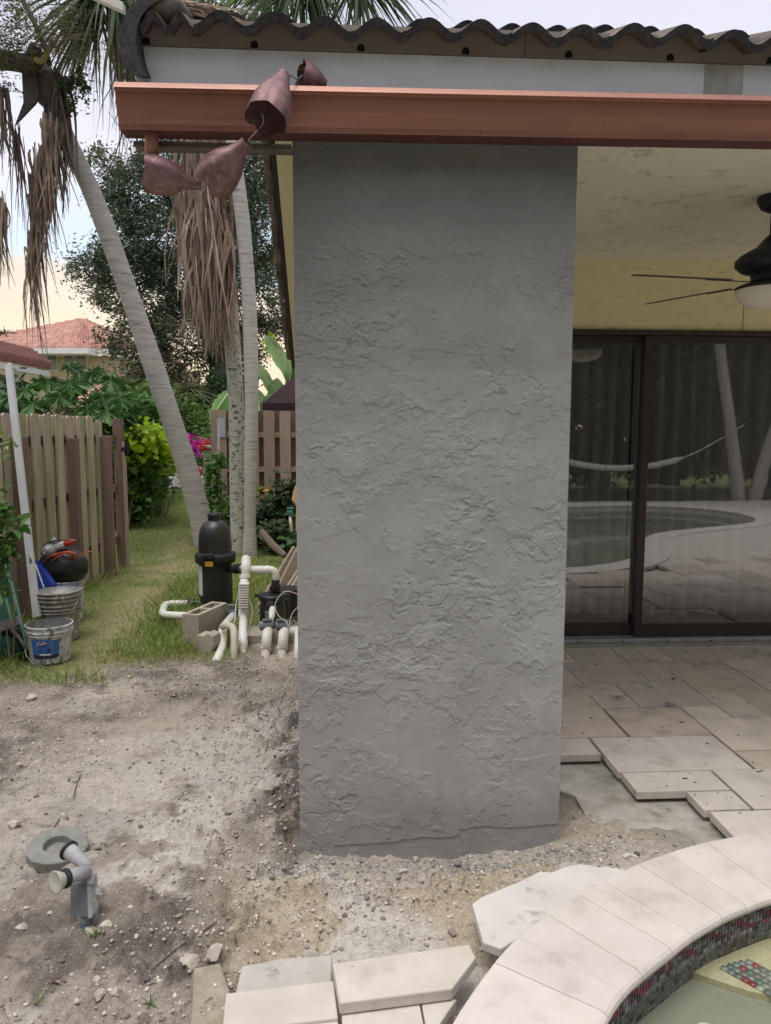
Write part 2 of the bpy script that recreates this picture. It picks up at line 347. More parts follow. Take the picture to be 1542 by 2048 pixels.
m_picket = M('mossy_cedar_picket', (.43, .37, .29), (.33, .28, .215), sc_=16, rough=.9, stretch=(2.5, 2.5, .25), bump=.5, bs=60, c3=(.22, .24, .10), s3=3.2, t3=(.48, .64), rv=.18)
m_post = M('brown_fence_post', (.21, .145, .115), (.15, .105, .085), sc_=18, rough=.9, stretch=(2.5, 2.5, .2), bump=.5, bs=60, rv=.15)
m_pick2 = M('pale_cedar_board', (.47, .355, .285), (.36, .265, .21), sc_=20, rough=.9, stretch=(2.5, 2.5, .2), bump=.4, bs=50, rv=.15)
m_bark = M('palm_bark', (.49, .465, .44), (.34, .32, .30), sc_=7, rough=.9, stretch=(.5, .5, 5), bump=1.0, bs=12, c3=(.13, .12, .11), s3=8, t3=(.60, .72), bd=.006)
m_bark2 = M('lichen_palm_bark', (.47, .46, .40), (.36, .35, .30), sc_=10, rough=.9, stretch=(1, 1, 1.6), bump=.7, bs=40, c3=(.09, .09, .085), s3=16, t3=(.53, .62), bd=.006)
m_bark3 = M('oak_bark', (.10, .09, .08), (.06, .055, .05), sc_=8, rough=.95, bump=.8, bs=20)
m_thatch = M('dead_palm_frond', (.36, .27, .21), (.21, .155, .125), sc_=5, rough=.9, iv=.45, trans=.15)
m_thatch2 = M('dark_dead_frond', (.17, .125, .105), (.10, .08, .072), sc_=5, rough=.9, iv=.5, trans=.15)
m_boot = M('palm_boot', (.11, .095, .085), (.065, .055, .055), sc_=8, rough=.9, stretch=(1, 1, 5), bump=.6, bs=40)
m_terra = M('terracotta_roof', (.56, .32, .27), (.48, .27, .225), sc_=3, rough=.85, iv=.22)
m_rust = M('rust_roof', (.28, .125, .105), (.21, .095, .08), sc_=4, rough=.85)
m_hwall = M('beige_house_wall', (.52, .42, .32), (.47, .38, .29), sc_=2, rough=.9)
m_white = M('white_paint', (.72, .72, .74), (.64, .64, .66), sc_=6, rough=.6)
m_pane = M('window_pane', (.13, .15, .18), rough=.15, spec=.6)
m_maroon = M('maroon_canvas', (.045, .022, .026), rough=.85)
m_cream = M('cream_block', (.48, .44, .34), (.38, .35, .27), sc_=20, rough=.95, bump=.6, bs=60, rv=.1)
m_green = M('green_barrow_paint', (.02, .12, .085), (.015, .09, .065), sc_=12, rough=.5)
m_green2 = M('worn_green_rim', (.16, .33, .25), (.22, .36, .30), sc_=20, rough=.6)
m_gwood = M('grey_weathered_handle', (.30, .285, .27), (.21, .20, .19), sc_=25, rough=.9)
m_bucket = M('splattered_bucket', (.66, .66, .66), (.44, .45, .46), sc_=22, rough=.6, c3=(.14, .15, .16), s3=34, t3=(.55, .62), stretch=(1, 1, .6))
m_bucket2 = M('cement_caked_bucket', (.36, .345, .31), (.20, .19, .17), sc_=22, rough=.8, c3=(.52, .51, .47), s3=26, t3=(.56, .64))
m_blue = M('blue_plastic', (.012, .03, .27), (.01, .022, .18), sc_=9, rough=.4)
m_lblue = M('blue_label', (.025, .10, .36), (.09, .20, .50), sc_=40, rough=.5, c3=(.01, .03, .12), s3=20, t3=(.56, .66))
m_navy = M('navy_label_band', (.02, .025, .06), (.05, .05, .08), sc_=60, rough=.5)
m_red = M('red_plastic', (.42, .05, .05), rough=.45)
m_orange = M('orange_cord', (.52, .11, .055), rough=.5)
m_bag = M('black_bag', (.014, .014, .016), rough=.42, spec=.5)
m_gmetal = M('scuffed_grey_metal', (.30, .30, .30), (.19, .19, .19), sc_=30, rough=.5, metal=.2)
m_pole = M('pale_aluminium_pole', (.50, .50, .52), (.42, .42, .44), sc_=10, rough=.5, stretch=(1, 1, .3))
m_asph = M('pale_driveway', (.42, .38, .35), rough=.9)
m_fan = M('dark_bronze_fan', (.016, .018, .026), rough=.45, spec=.4)
m_blade = M('fan_blade', (.10, .095, .075), rough=.6)
m_globe = M('frosted_glass_bowl', (.80, .74, .66), rough=.35)
m_peach = M('peach_plastic', (.70, .42, .25), rough=.5)
m_glass_lens = M('lamp_lens', (.52, .54, .46), (.40, .42, .36), sc_=60, rough=.25, bump=.8, bs=120)
m_dusty = M('dusty_grey_plastic', (.46, .47, .48), (.32, .33, .35), sc_=24, rough=.8, c3=(.52, .49, .44), s3=30, t3=(.56, .66))
m_ebox = M('blue_grey_box', (.16, .18, .20), (.20, .22, .235), sc_=18, rough=.55, c3=(.42, .42, .40), s3=30, t3=(.68, .74))
m_yel = M('yellow_tag', (.75, .42, .04), rough=.5)
m_flab = M('white_label', (.70, .72, .74), (.55, .57, .6), sc_=70, rough=.5)
m_brick = M('red_brick_shim', (.24, .085, .07), (.16, .06, .05), sc_=30, rough=.9)
lf_oak = leafmat('oak_leaf', (.15, .20, .14), .45); lf_oak2 = leafmat('olive_oak_leaf', (.18, .21, .13), .4)
lf_dark = leafmat('dark_leaf', (.06, .12, .04), .45); lf_shade = leafmat('deep_shade_leaf', (.035, .055, .025), .4, .15); lf_mid = leafmat('mid_leaf', (.13, .27, .06), .45); lf_lite = leafmat('light_leaf', (.22, .34, .09), .35)
lf_lime = leafmat('lime_leaf', (.48, .70, .04), .25, .45); lf_pap = leafmat('papaya_leaf', (.09, .21, .055), .3); lf_ban = leafmat('banana_leaf', (.38, .55, .26), .2, .5)
lf_palm = leafmat('palm_leaf', (.07, .12, .05), .45); lf_oliv = leafmat('olive_plume', (.17, .17, .09), .35, .4)
m_petal = M('magenta_petal', (.55, .03, .38), rough=.6, iv=.3, trans=.3); m_redp = M('red_petal', (.60, .02, .05), rough=.6, trans=.3, iv=.2)
m_stem = M('green_stem', (.13, .17, .06), rough=.7); m_twig = M('brown_twig', (.17, .13, .095), rough=.9)
m_grass = M('grass_blade', (.18, .30, .06), (.29, .34, .10), sc_=1.3, rough=.7, iv=.4, trans=.3, c3=(.36, .30, .16), s3=2.2, t3=(.54, .68))
m_lawn = M('lawn_soil', (.13, .155, .055), (.22, .195, .11), sc_=2.5, rough=.97, bump=.6, bs=70, det=8, bd=.01, c3=(.30, .25, .17), s3=1.2, t3=(.52, .66))
m_plaster = M('pool_plaster', (.37, .37, .30), (.30, .30, .245), sc_=2.2, rough=.9, c3=(.13, .14, .09), s3=130, t3=(.6, .7))
m_bench = M('sandy_bench_plaster', (.66, .58, .40), (.54, .47, .32), sc_=60, rough=.9, c3=(.20, .16, .09), s3=9, t3=(.62, .75))
m_grout = M('pool_grout', (.60, .60, .58), rough=.8)
m_mos = M('mosaic_glass_tile', (1, 1, 1), (.75, .75, .75), sc_=60, rough=.22, attr='col', spec=.6)
def water_mat():
    m = bpy.data.materials.new('pool_water'); m.use_nodes = True; nt = m.node_tree; N = nt.nodes; L = nt.links
    for n in list(N): N.remove(n)
    o = N.new('ShaderNodeOutputMaterial'); t = N.new('ShaderNodeBsdfTransparent'); t.inputs[0].default_value = (.84, .885, .84, 1)
    g = N.new('ShaderNodeBsdfGlossy'); g.inputs['Roughness'].default_value = .02
    f = N.new('ShaderNodeFresnel'); f.inputs['IOR'].default_value = 1.33; mixs = N.new('ShaderNodeMixShader')
    n = N.new('ShaderNodeTexNoise'); n.inputs['Scale'].default_value = 3; geo = N.new('ShaderNodeNewGeometry'); L.new(geo.outputs['Position'], n.inputs['Vector'])
    b = N.new('ShaderNodeBump'); b.inputs['Strength'].default_value = .12; b.inputs['Distance'].default_value = .03; L.new(n.outputs[0], b.inputs['Height'])
    L.new(b.outputs[0], g.inputs['Normal']); L.new(b.outputs[0], f.inputs['Normal'])
    L.new(f.outputs[0], mixs.inputs[0]); L.new(t.outputs[0], mixs.inputs[1]); L.new(g.outputs[0], mixs.inputs[2]); L.new(mixs.outputs[0], o.inputs[0]); return m
m_water = water_mat()
def glass_mat():
    m = bpy.data.materials.new('tinted_door_glass'); m.use_nodes = True; nt = m.node_tree; N = nt.nodes; L = nt.links
    for n in list(N): N.remove(n)
    o = N.new('ShaderNodeOutputMaterial'); t = N.new('ShaderNodeBsdfTransparent'); t.inputs[0].default_value = (.76, .76, .77, 1)
    g = N.new('ShaderNodeBsdfGlossy'); g.inputs['Roughness'].default_value = .004; g.inputs[0].default_value = (.96, .97, .96, 1)
    d = N.new('ShaderNodeBsdfDiffuse'); d.inputs[0].default_value = (.5, .5, .5, 1)
    n = N.new('ShaderNodeTexNoise'); n.inputs['Scale'].default_value = 34; n.inputs['Detail'].default_value = 3
    geo = N.new('ShaderNodeNewGeometry'); L.new(geo.outputs['Position'], n.inputs['Vector'])
    mr = N.new('ShaderNodeMapRange'); mr.inputs['From Min'].default_value = .76; mr.inputs['From Max'].default_value = .80; mr.inputs['To Min'].default_value = .012; mr.inputs['To Max'].default_value = .5
    L.new(n.outputs[0], mr.inputs[0])
    a = N.new('ShaderNodeMixShader'); a.inputs[0].default_value = .165; b = N.new('ShaderNodeMixShader')
    L.new(t.outputs[0], a.inputs[1]); L.new(g.outputs[0], a.inputs[2]); L.new(mr.outputs[0], b.inputs[0]); L.new(a.outputs[0], b.inputs[1]); L.new(d.outputs[0], b.inputs[2])
    L.new(b.outputs[0], o.inputs[0]); return m
m_glass = glass_mat()
def stucco_bump(m):
    nt = m.node_tree; N = nt.nodes; L = nt.links; b = N['Principled BSDF']; old = b.inputs['Normal'].links[0].from_socket
    geo = N.new('ShaderNodeNewGeometry'); n = N.new('ShaderNodeTexNoise'); n.inputs['Scale'].default_value = 17; n.inputs['Detail'].default_value = 9; n.inputs['Roughness'].default_value = .62; n.inputs['Distortion'].default_value = .5
    mp = N.new('ShaderNodeMapping'); mp.inputs['Scale'].default_value = (1, 1, 1.9); L.new(geo.outputs['Position'], mp.inputs[0]); L.new(mp.outputs[0], n.inputs['Vector'])
    mr = N.new('ShaderNodeMapRange'); mr.inputs['From Min'].default_value = .53; mr.inputs['From Max'].default_value = .555; L.new(n.outputs[0], mr.inputs[0])
    bn = N.new('ShaderNodeBump'); bn.inputs['Strength'].default_value = .14; bn.inputs['Distance'].default_value = .0015; L.new(mr.outputs[0], bn.inputs['Height']); L.new(old, bn.inputs['Normal']); L.new(bn.outputs[0], b.inputs['Normal'])
stucco_bump(m_stucco)
def knock_bump(m, st):
    stucco_bump(m); q = [n for n in m.node_tree.nodes if n.type == 'BUMP'][-1]; q.inputs['Strength'].default_value = st; q.inputs['Distance'].default_value = .006
    t = [n for n in m.node_tree.nodes if n.type == 'TEX_NOISE'][-1]; t.inputs['Scale'].default_value = 9; r = [n for n in m.node_tree.nodes if n.type == 'MAP_RANGE'][-1]; r.inputs['From Min'].default_value = .60; r.inputs['From Max'].default_value = .63
knock_bump(m_ceil, .8); knock_bump(m_yellow, .6)
# ------------------------------------------------------------------ pool outline (metres), shared by ground, coping, walls
PZ = .155
pool_ctrl = [(.514, 1.732), (.608, 1.854), (.686, 1.924), (.802, 2.017), (.888, 2.085), (1.017, 2.168), (1.119, 2.22), (1.246, 2.275), (1.5, 2.345), (1.85, 2.38), (2.2, 2.35), (2.6, 2.25), (3.05, 2.0), (3.42, 1.62), (3.72, 1.15), (3.95, .65),
             (4.2, .15), (4.6, -.3), (5.42, -.75), (6.28, -1.11), (6.95, -1.6), (7.33, -2.4), (7.3, -3.3), (6.9, -3.95), (6.2, -4.28), (5.3, -4.25), (4.4, -4.05), (3.2, -3.7), (2.0, -3.1), (1.1, -2.2), (.55, -1.2), (.28, -.2), (.2, .6), (.26, 1.15), (.38, 1.5)]
pool = np.array(spline([np.array([x, y, 0]) for x, y in pool_ctrl], 6, True))[:, :2]
def arcl(P):
    d = np.linalg.norm(np.roll(P, -1, 0) - P, axis=1); return np.concatenate([[0], np.cumsum(d)])
def resample(P, step):
    s = arcl(P); Q = np.vstack([P, P[:1]]); n = int(round(s[-1] / step)); t = np.linspace(0, s[-1], n, endpoint=False)
    return np.stack([np.interp(t, s, Q[:, 0]), np.interp(t, s, Q[:, 1])], 1)
def offset(P, d):
    t = np.roll(P, -1, 0) - np.roll(P, 1, 0); t /= np.linalg.norm(t, axis=1)[:, None]
    return P + np.stack([t[:, 1], -t[:, 0]], 1) * d   # positive = towards the water
def inside(x, y, P):
    c = np.zeros(np.shape(x), bool); x1, y1 = P[:, 0], P[:, 1]; x2, y2 = np.roll(x1, -1), np.roll(y1, -1)
    for a, b, c_, d in zip(x1, y1, x2, y2):
        if b == d: continue
        m_ = ((b > y) != (d > y)) & (x < (c_ - a) * (y - b) / (d - b) + a); c ^= m_
    return c
# ------------------------------------------------------------------ ground
def gz(x, y):
    """dirt height"""
    x = np.asarray(x, float); y = np.asarray(y, float)
    near = 1 - sst(4.6, 5.6, y)
    z = (fbm(x * 1.3, y * 1.3, 3, 5) - .5) * .075 * near + (fbm(x * .35 + 3, y * .35, 2, 9) - .5) * .05
    z = z + .05 * sst(-.45, .85, x) * sst(3.4, 2.2, y) + .055 * sst(.45, .85, x) * sst(2.15, 2.3, y) * sst(4, 3, y) + .035 * sst(.2, -1.5, x) * sst(2.6, 1.8, y) * .5
    # spoil heaped against the pillar's left side, shallow trough beyond it
    z = z + .15 * np.exp(-((x + .34) / .24) ** 2) * sst(2.55, 2.9, y) * sst(5.2, 4.0, y) + .035 * np.exp(-((x + .75) / .3) ** 2) * sst(2.0, 2.6, y) * sst(5.0, 3.6, y)
    z = z + .03 * np.exp(-((x - .1) / .6) ** 2 - ((y - 2.42) / .15) ** 2)
    return z
def gfine(x, y):
    near = 1 - sst(5.0, 6.0, y)
    a = fbm(x * 9, y * 9, 5, 31, .6) - .5; r = np.abs(fbm(x * 5 + 4, y * 5, 4, 41) - .5) * 2
    lump = sst(.52, .66, fbm(x * 16, y * 16, 4, 51, .6)); mask = sst(.35, .6, fbm(x * 1.6, y * 1.6, 3, 61)) * .7 + .8 * np.exp(-((x + .5) / .35) ** 2) * sst(5.4, 4.8, y) + .9 * np.exp(-((y - 2.42) / .2) ** 2) * sst(1.2, .8, x) * sst(-.8, -.4, x)
    return (a * .040 + lump * .027 * mask - (r < .08) * .003) * near + (1 - near) * (a * .012)
def grid_axis(segs):
    o = [segs[0][0]]
    for a, b, s in segs: n = max(1, int(round((b - a) / s))); o += list(np.linspace(a, b, n + 1)[1:])
    return np.array(o)
gx = grid_axis([(-160, -40, 20), (-40, -12, 4), (-12, -4.2, .6), (-4.2, -2.2, .05), (-2.2, 1.5, .0125), (1.5, 3, .15), (3, 12, .8), (12, 40, 4), (40, 160, 20)])
gy = grid_axis([(-60, -12, 6), (-12, 0, 1), (0, 1.3, .25), (1.3, 3.6, .0125), (3.6, 5.6, .02), (5.6, 9, .08), (9, 20, .5), (20, 60, 4), (60, 260, 25)])
X, Y = np.meshgrid(gx, gy); Zg = gz(X, Y) * (np.abs(X) < 12) + gfine(X, Y) * (np.abs(X) < 4.2) * (Y > 1)
padm = sst(1.12, 1.3, X + .02 * np.sin(Y * 30)) * (Y < 5.5)           # under the patio base
bh = sst(.9, 0., Y)
Zg = Zg * (1 - bh) - .03 * bh - padm * .12
# keep it below the coping
dc = np.min(np.linalg.norm(np.stack([X, Y], -1)[:, :, None, :] - pool[None, None, 0:75:6, :], axis=-1), -1) if False else None
n0, n1 = X.shape; idx = np.arange(n0 * n1).reshape(n0, n1)
fc = np.stack([idx[:-1, :-1], idx[:-1, 1:], idx[1:, 1:], idx[1:, :-1]], -1).reshape(-1, 4)
cx = (X[:-1, :-1] + X[1:, 1:]).ravel() / 2; cy = (Y[:-1, :-1] + Y[1:, 1:]).ravel() / 2
pin = offset(resample(pool, .1), -.14)
keep = ~inside(cx, cy, pin)
def dirtcol(x, y):
    wx_ = x + .18 * (fbm(x * 6, y * 6, 4, 72) - .5); wy_ = y + .18 * (fbm(x * 6 + 3, y * 6, 4, 73) - .5); f1 = fbm(wx_ * 1.3 + 2, wy_ * 1.3, 6, 71, .62); f2 = fbm(wx_ * 3.1, wy_ * 3.1, 6, 81, .65); f3 = fbm(x * 9, y * 9, 5, 91, .65)
    sand = np.array([.45, .395, .34]); dark = np.array([.155, .137, .122]); pale = np.array([.58, .545, .50]); brown = np.array([.33, .285, .245]); ochre = np.array([.47, .39, .28])
    c = brown[None] + (sand - brown)[None] * sst(.42, .6, f1)[:, None]
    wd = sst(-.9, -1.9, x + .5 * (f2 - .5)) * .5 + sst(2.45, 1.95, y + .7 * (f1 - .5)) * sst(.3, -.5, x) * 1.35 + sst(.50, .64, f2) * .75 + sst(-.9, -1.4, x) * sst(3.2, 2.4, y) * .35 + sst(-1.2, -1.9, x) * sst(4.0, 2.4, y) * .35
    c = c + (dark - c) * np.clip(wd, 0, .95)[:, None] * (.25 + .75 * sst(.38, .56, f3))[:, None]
    wp = sst(.46, .60, fbm(wx_ * 2.2 + 8, wy_ * 2.2, 6, 95, .65)) * (np.exp(-((x + .62) / .42) ** 2) * sst(4.6, 3.2, y) * 1.25 + .30) + sst(-.5, -.2, x) * sst(2.75, 2.5, y) * .3
    c = c + (pale - c) * np.clip(wp, 0, .85)[:, None]
    wo = sst(.5, .62, fbm(x * 2.5 + 1, y * 2.5 + 5, 3, 99)) * sst(-.7, -.2, x) * sst(2.9, 2.5, y)
    c = c + (ochre - c) * np.clip(wo, 0, .75)[:, None]
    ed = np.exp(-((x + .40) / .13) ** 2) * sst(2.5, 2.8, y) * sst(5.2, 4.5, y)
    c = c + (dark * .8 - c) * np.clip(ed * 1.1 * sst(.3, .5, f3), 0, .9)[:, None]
    lawn = np.array([.15, .18, .065]); lm = sst(5.0, 5.45, y + .35 * (f2 - .5) + .8 * np.clip(-x - 1.7, 0, .8))
    lawn2 = lawn[None] + (np.array([.27, .235, .135]) - lawn)[None] * (sst(.35, .55, f2) * np.exp(-((x + 2.0 + .17 * (y - 5.2)) / .38) ** 2) * sst(17, 9, y))[:, None]
    lm = np.maximum(lm, sst(1.0, -1, y)) * (1 - sst(-1.15, -.95, x) * sst(7.2, 6.4, y) * sst(1, 2, y))
    return c * (1 - lm[:, None]) + lawn2 * lm[:, None]
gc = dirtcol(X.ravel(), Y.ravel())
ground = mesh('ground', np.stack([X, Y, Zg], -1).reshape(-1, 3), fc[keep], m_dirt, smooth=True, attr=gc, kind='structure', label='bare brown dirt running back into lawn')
# gravel, clods and crumbs lying on the dirt
def scatter(name, n, mat, seed, dens, r0, r1, label, box, lod=0, flat=.7):
    g = rnd(seed); P, Fc = ICO[lod]; Fc = np.array(Fc); x = g.uniform(box[0], box[1], n * 4); y = g.uniform(box[2], box[3], n * 4)
    k = g.random(n * 4) < dens(x, y); x, y = x[k][:n], y[k][:n]; n = len(x); r = r0 * (r1 / r0) ** (g.random(n) ** 2.2)
    z = gz(x, y) + gfine(x, y) + r * flat * .25
    j = 1 + .35 * (g.random((n, len(P))) - .5) * 2; sx = 1 + .5 * (g.random(n) - .5)
    Q = P[None] * j[:, :, None] * (r[:, None] * np.stack([sx, 1 / sx, np.full(n, flat)], 1))[:, None, :]; a = g.random(n) * 6.28; ca, sa = np.cos(a)[:, None], np.sin(a)[:, None]
    Q = np.stack([Q[..., 0] * ca - Q[..., 1] * sa, Q[..., 0] * sa + Q[..., 1] * ca, Q[..., 2]], -1) + np.stack([x, y, z], 1)[:, None, :]
    Fa = (np.arange(n)[:, None, None] * len(P) + Fc[None]).reshape(-1, 3)
    return mesh(name, Q.reshape(-1, 3), Fa, mat, kind='stuff', label=label)
okp = lambda x, y: ~inside(x, y, offset(resample(pool, .15), -.33)) & ((x < 1.05) | (y < 2)) & ~((x > -.33) & (x < .72) & (y > 2.66 + .06 * x) & (y < 3.1))
dG = lambda x, y: okp(x, y) * (.06 + .9 * np.exp(-((y - 2.42) / .22) ** 2) * (x > -.6) + .55 * np.exp(-((x + .5) / .3) ** 2) * (y < 5.3) + .35 * sst(.5, .65, fbm(x * 1.7 + 8, y * 1.7, 4, 95)) + .2 * sst(2.2, 1.7, y))
scatter('gravel', 22000, m_gravel, 1, dG, .0016, .009, 'pale limestone gravel and crumbs over the dirt', (-2.6, 1.1, 1.55, 5.3))
scatter('soil_clods', 5000, m_clod, 2, lambda x, y: okp(x, y) * (.05 + .9 * np.exp(-((x + .42) / .12) ** 2) * (y > 2.5) * (y < 5.3) + .3 * sst(.5, .65, fbm(x * 3.1, y * 3.1, 4, 81)) + .2 * sst(2.4, 1.8, y) * (x < 0)), .0022, .012, 'dark soil clods against the pillar foot and over the dirt', (-2.6, 1.1, 1.6, 5.3))
scatter('mortar_crumbs', 520, m_gclod, 3, lambda x, y: okp(x, y) * (np.exp(-((y - 2.57 - .03 * x) / .09) ** 2) * (x > -.45) * (x < .85) + .6 * np.exp(-((x + .08) / .12) ** 2 - ((y - 2.4) / .06) ** 2)), .003, .014, 'grey mortar crumbs along the pillar foot', (-.5, 1.0, 2.2, 2.8))
# ------------------------------------------------------------------ house
house = thing('house', H(.5, .2, 0), 'stuccoed house corner with grey pillar, tiled eave, copper gutter and covered patio', 'house')
# pillar with trowelled cement stucco
PW = .982
def stucco(x, z):
    wx = x + .06 * (fbm(x * 8, z * 8, 4, 11) - .5); wz = z + .06 * (fbm(x * 8 + 5, z * 8, 4, 12) - .5)
    wx = wx + .022 * (fbm(x * 55, z * 55, 3, 13) - .5); wz = wz + .022 * (fbm(x * 55, z * 55, 3, 14) - .5)
    h = (fbm(x * 2.2, z * 2.2, 3, 3) - .5) * .003
    m1 = sst(.42, .52, fbm(x * 2.6 + 3, z * 2.6, 3, 15)); m2 = sst(.50, .56, fbm(x * 2.6 + 9, z * 3.4 + 2, 4, 16)); m3 = sst(.52, .58, fbm(x * 2.0 + 1, z * 2.2 + 7, 3, 17))
    n1 = fbm(wx * 7, wz * 10, 6, 18, .6); n2 = fbm(wx * 16 + 2, wz * 34, 5, 19, .62); n3 = fbm((wx + wz * .6) * 30, (wz - wx * .5) * 13, 4, 21); n5 = fbm(wx * 26, wz * 30, 4, 24, .62)
    e = .0045
    sm = sst(.47, .51, fbm(x * 1.7 + 21, z * 1.9 + 5, 3, 34)); m2 = m2 * (1 - sm); m3 = m3 * (1 - sm); h = h + .0030 * sst(.52, .52 + e, n1) * (1 - .7 * sm) + .0022 * sst(.63, .63 + e, n1) * m1
    h = h - .0024 * sst(.575, .575 + e * 1.6, n2) * m2 - .0018 * sst(.60, .62, n3) * m3 * (1 - m2 * .6) + .0020 * sst(.60, .612, n5) * m1
    n4 = fbm(wx * 3.4 + 7, wz * 4.2 + 1, 7, 23, .6); h = h + .0022 * (sst(.47, .476, n4) - sst(.60, .606, n4) * .8)
    h = h + .0010 * sst(.5, .62, fbm(x * 80, z * 130, 3, 25)) * m2 * m1
    jl = 1.93 - .075 * x + .02 * (fbm(x * 12, x * 0, 3, 27) - .5); h = h + .0016 * sst(jl, jl + .004, z) * sst(1.0, .55, x)
    fl = .085 + .05 * (x - .3) + .035 * (fbm(x * 9 + 2, x * 0, 3, 28) - .5) + .02 * (x > .6); h = h - .005 * sst(fl, fl - .005, z) * (x > .13)
    top = sst(2.15, 2.45, z); h = h * (1 - .5 * top)
    ed = np.minimum(x, PW - x); return h - .004 * sst(.008, 0, ed)
nx, nzz = 400, 1130
xs = np.linspace(0, PW, nx); zs = np.linspace(-.15, 2.74, nzz); SX, SZ = np.meshgrid(xs, zs); SH = stucco(SX, SZ) * .66 + .006
SP = H0[None, None] + SX[..., None] * U + (-SH)[..., None] * V + SZ[..., None] * Z
SP[:, 0] += (.03 * V)[None]; SP[:, -1] += (.03 * V)[None]
ii = np.arange(nx * nzz).reshape(nzz, nx); sf = np.stack([ii[:-1, :-1], ii[:-1, 1:], ii[1:, 1:], ii[1:, :-1]], -1).reshape(-1, 4)
b = MB().hbox(.003, PW - .003, .014, .36, -.15, 2.738); bp = np.array(b.v); bf = np.array(b.f)
sp, sff = join((SP.reshape(-1, 3), sf), (bp, bf))
wx2 = SX + .10 * (fbm(SX * 7, SZ * 7, 5, 35, .6) - .5); wz2 = SZ + .10 * (fbm(SX * 4, SZ * 9, 6, 36, .62) - .5); wet_shade = np.ones_like(SX)
for k_, (lv, am, sd) in enumerate(((1.62, .10, 1), (1.86, .13, 2), (2.08, .14, 3), (2.28, .13, 4), (2.46, .08, 5))): wet_shade = wet_shade * (1 - am * sst(lv - .05, lv + .07, wz2 + .15 * (fbm(wx2 * 2.2 + sd, wz2 * 7, 4, 36 + sd) - .5)))  # ragged damp bands with the eave's shade painted in, darker towards the top
wet_shade = wet_shade * (1 - .05 * sst(.50, .53, fbm(wx2 * 6, wz2 * 7, 5, 43, .6)) + .05 * sst(.55, .57, fbm(wx2 * 5 + 3, wz2 * 6, 5, 44, .6))) * (1 - .13 * sst(.30, .16, SZ + .2 * (fbm(SX * 5, SZ * 8, 5, 30, .6) - .5)))
wet_shade = np.concatenate([np.repeat(wet_shade.reshape(-1, 1), 3, 1), np.ones((len(bp), 3)) * .8])
mesh('pillar', sp, sff, m_stucco, house, attr=wet_shade, label='broad wall pillar in fresh grey trowelled cement stucco')
# back wall, ceiling, side wall
VD = 2.29
ZC = 2.735
fx0, fx1, fz1 = .42, 4.6, 2.285
b = MB(); b.hbox(.06, fx0, VD, VD + .2, -.1, 3.0); b.hbox(fx0, 6, VD, VD + .2, fz1, 3.0); b.hbox(fx1, 6, VD, VD + .2, -.1, fz1); b.hbox(.06, .2, VD + .2, VD + 7, -.1, 2.6)
b.build('wall', m_yellow, house, label='yellow painted textured back wall')
cr = MB(); a_, z_ = HA(1486, 640, VD); cr.hbox(a_ - .0015, a_ + .0015, VD - .0025, VD + .01, fz1 + .002, fz1 + .24); cr.build('crack', m_brown, house)
# header over door is part of the wall; ceiling
MB().hbox(-.02, 6, .02, VD - .002, ZC, ZC + .06).build('ceiling', m_ceil, house)
MB().hbox(.3, 6, VD + .2, VD + 2.2, -.1, -.05).hbox(.3, 6, VD + 2.2, VD + 2.25, -.1, 2.9).hbox(.3, .35, VD + .2, VD + 2.2, -.1, 2.9).hbox(5.9, 6, VD + .2, VD + 2.2, -.1, 2.9).hbox(.3, 6, VD + .2, VD + 2.2, 2.85, 2.9).build('room', m_room, house)
# sliding glass door
ZS = .275 - .10
sd_ = mesh('sliding_door', *(lambda q: (q.v, q.f))(MB().hbox(fx0, fx1, VD - .03, VD + .09, fz1 - .035, fz1 - .002).hbox(fx0, fx0 + .04, VD - .03, VD + .09, ZS + .03, fz1 - .035).hbox(fx1 - .04, fx1, VD - .03, VD + .09, ZS + .03, fz1 - .035)), m_bronze, house, bevel=.003)
xm = HA(1288, 900, VD)[0]; xl = HA(1275, 1270, VD)[0]; xm = (xm + xl) / 2
def leaf_frame(a0, a1, b0, name='door_panel'):
    z0, z1 = ZS + .03, fz1 - .037
    q = MB(); q.hbox(a0, a0 + .05, b0, b0 + .035, z0, z1); q.hbox(a1 - .05, a1, b0, b0 + .035, z0, z1); q.hbox(a0 + .05, a1 - .05, b0, b0 + .035, z1 - .05, z1); q.hbox(a0 + .05, a1 - .05, b0, b0 + .035, z0, z0 + .085)
    p = q.build(name, m_bronze, sd_, bevel=.002)
    MB().hbox(a0 + .045, a1 - .045, b0 + .014, b0 + .018, z0 + .08, z1 - .045).build('glass_pane', m_glass, sd_)
leaf_frame(fx0 + .042, xm + .035, VD + .045); leaf_frame(xm - .022, xm + 1.45, VD - .005); leaf_frame(xm + 1.40, fx1 - .042, VD + .045)
MB().hbox(fx0, fx1, VD - .05, VD + .09, ZS, ZS + .028).build('track', m_alu, sd_, bevel=.004)
for k in range(14): MB().hbox(fx0 + .1 + k * .31, fx0 + .112 + k * .31, VD - .054, VD - .049, ZS + .008, ZS + .015).build('weep_slot', m_black, sd_)
MB().hbox(-.1, 6, VD - .045, VD + .1, .02, ZS - .003).build('threshold', m_sill, house, bevel=.004)
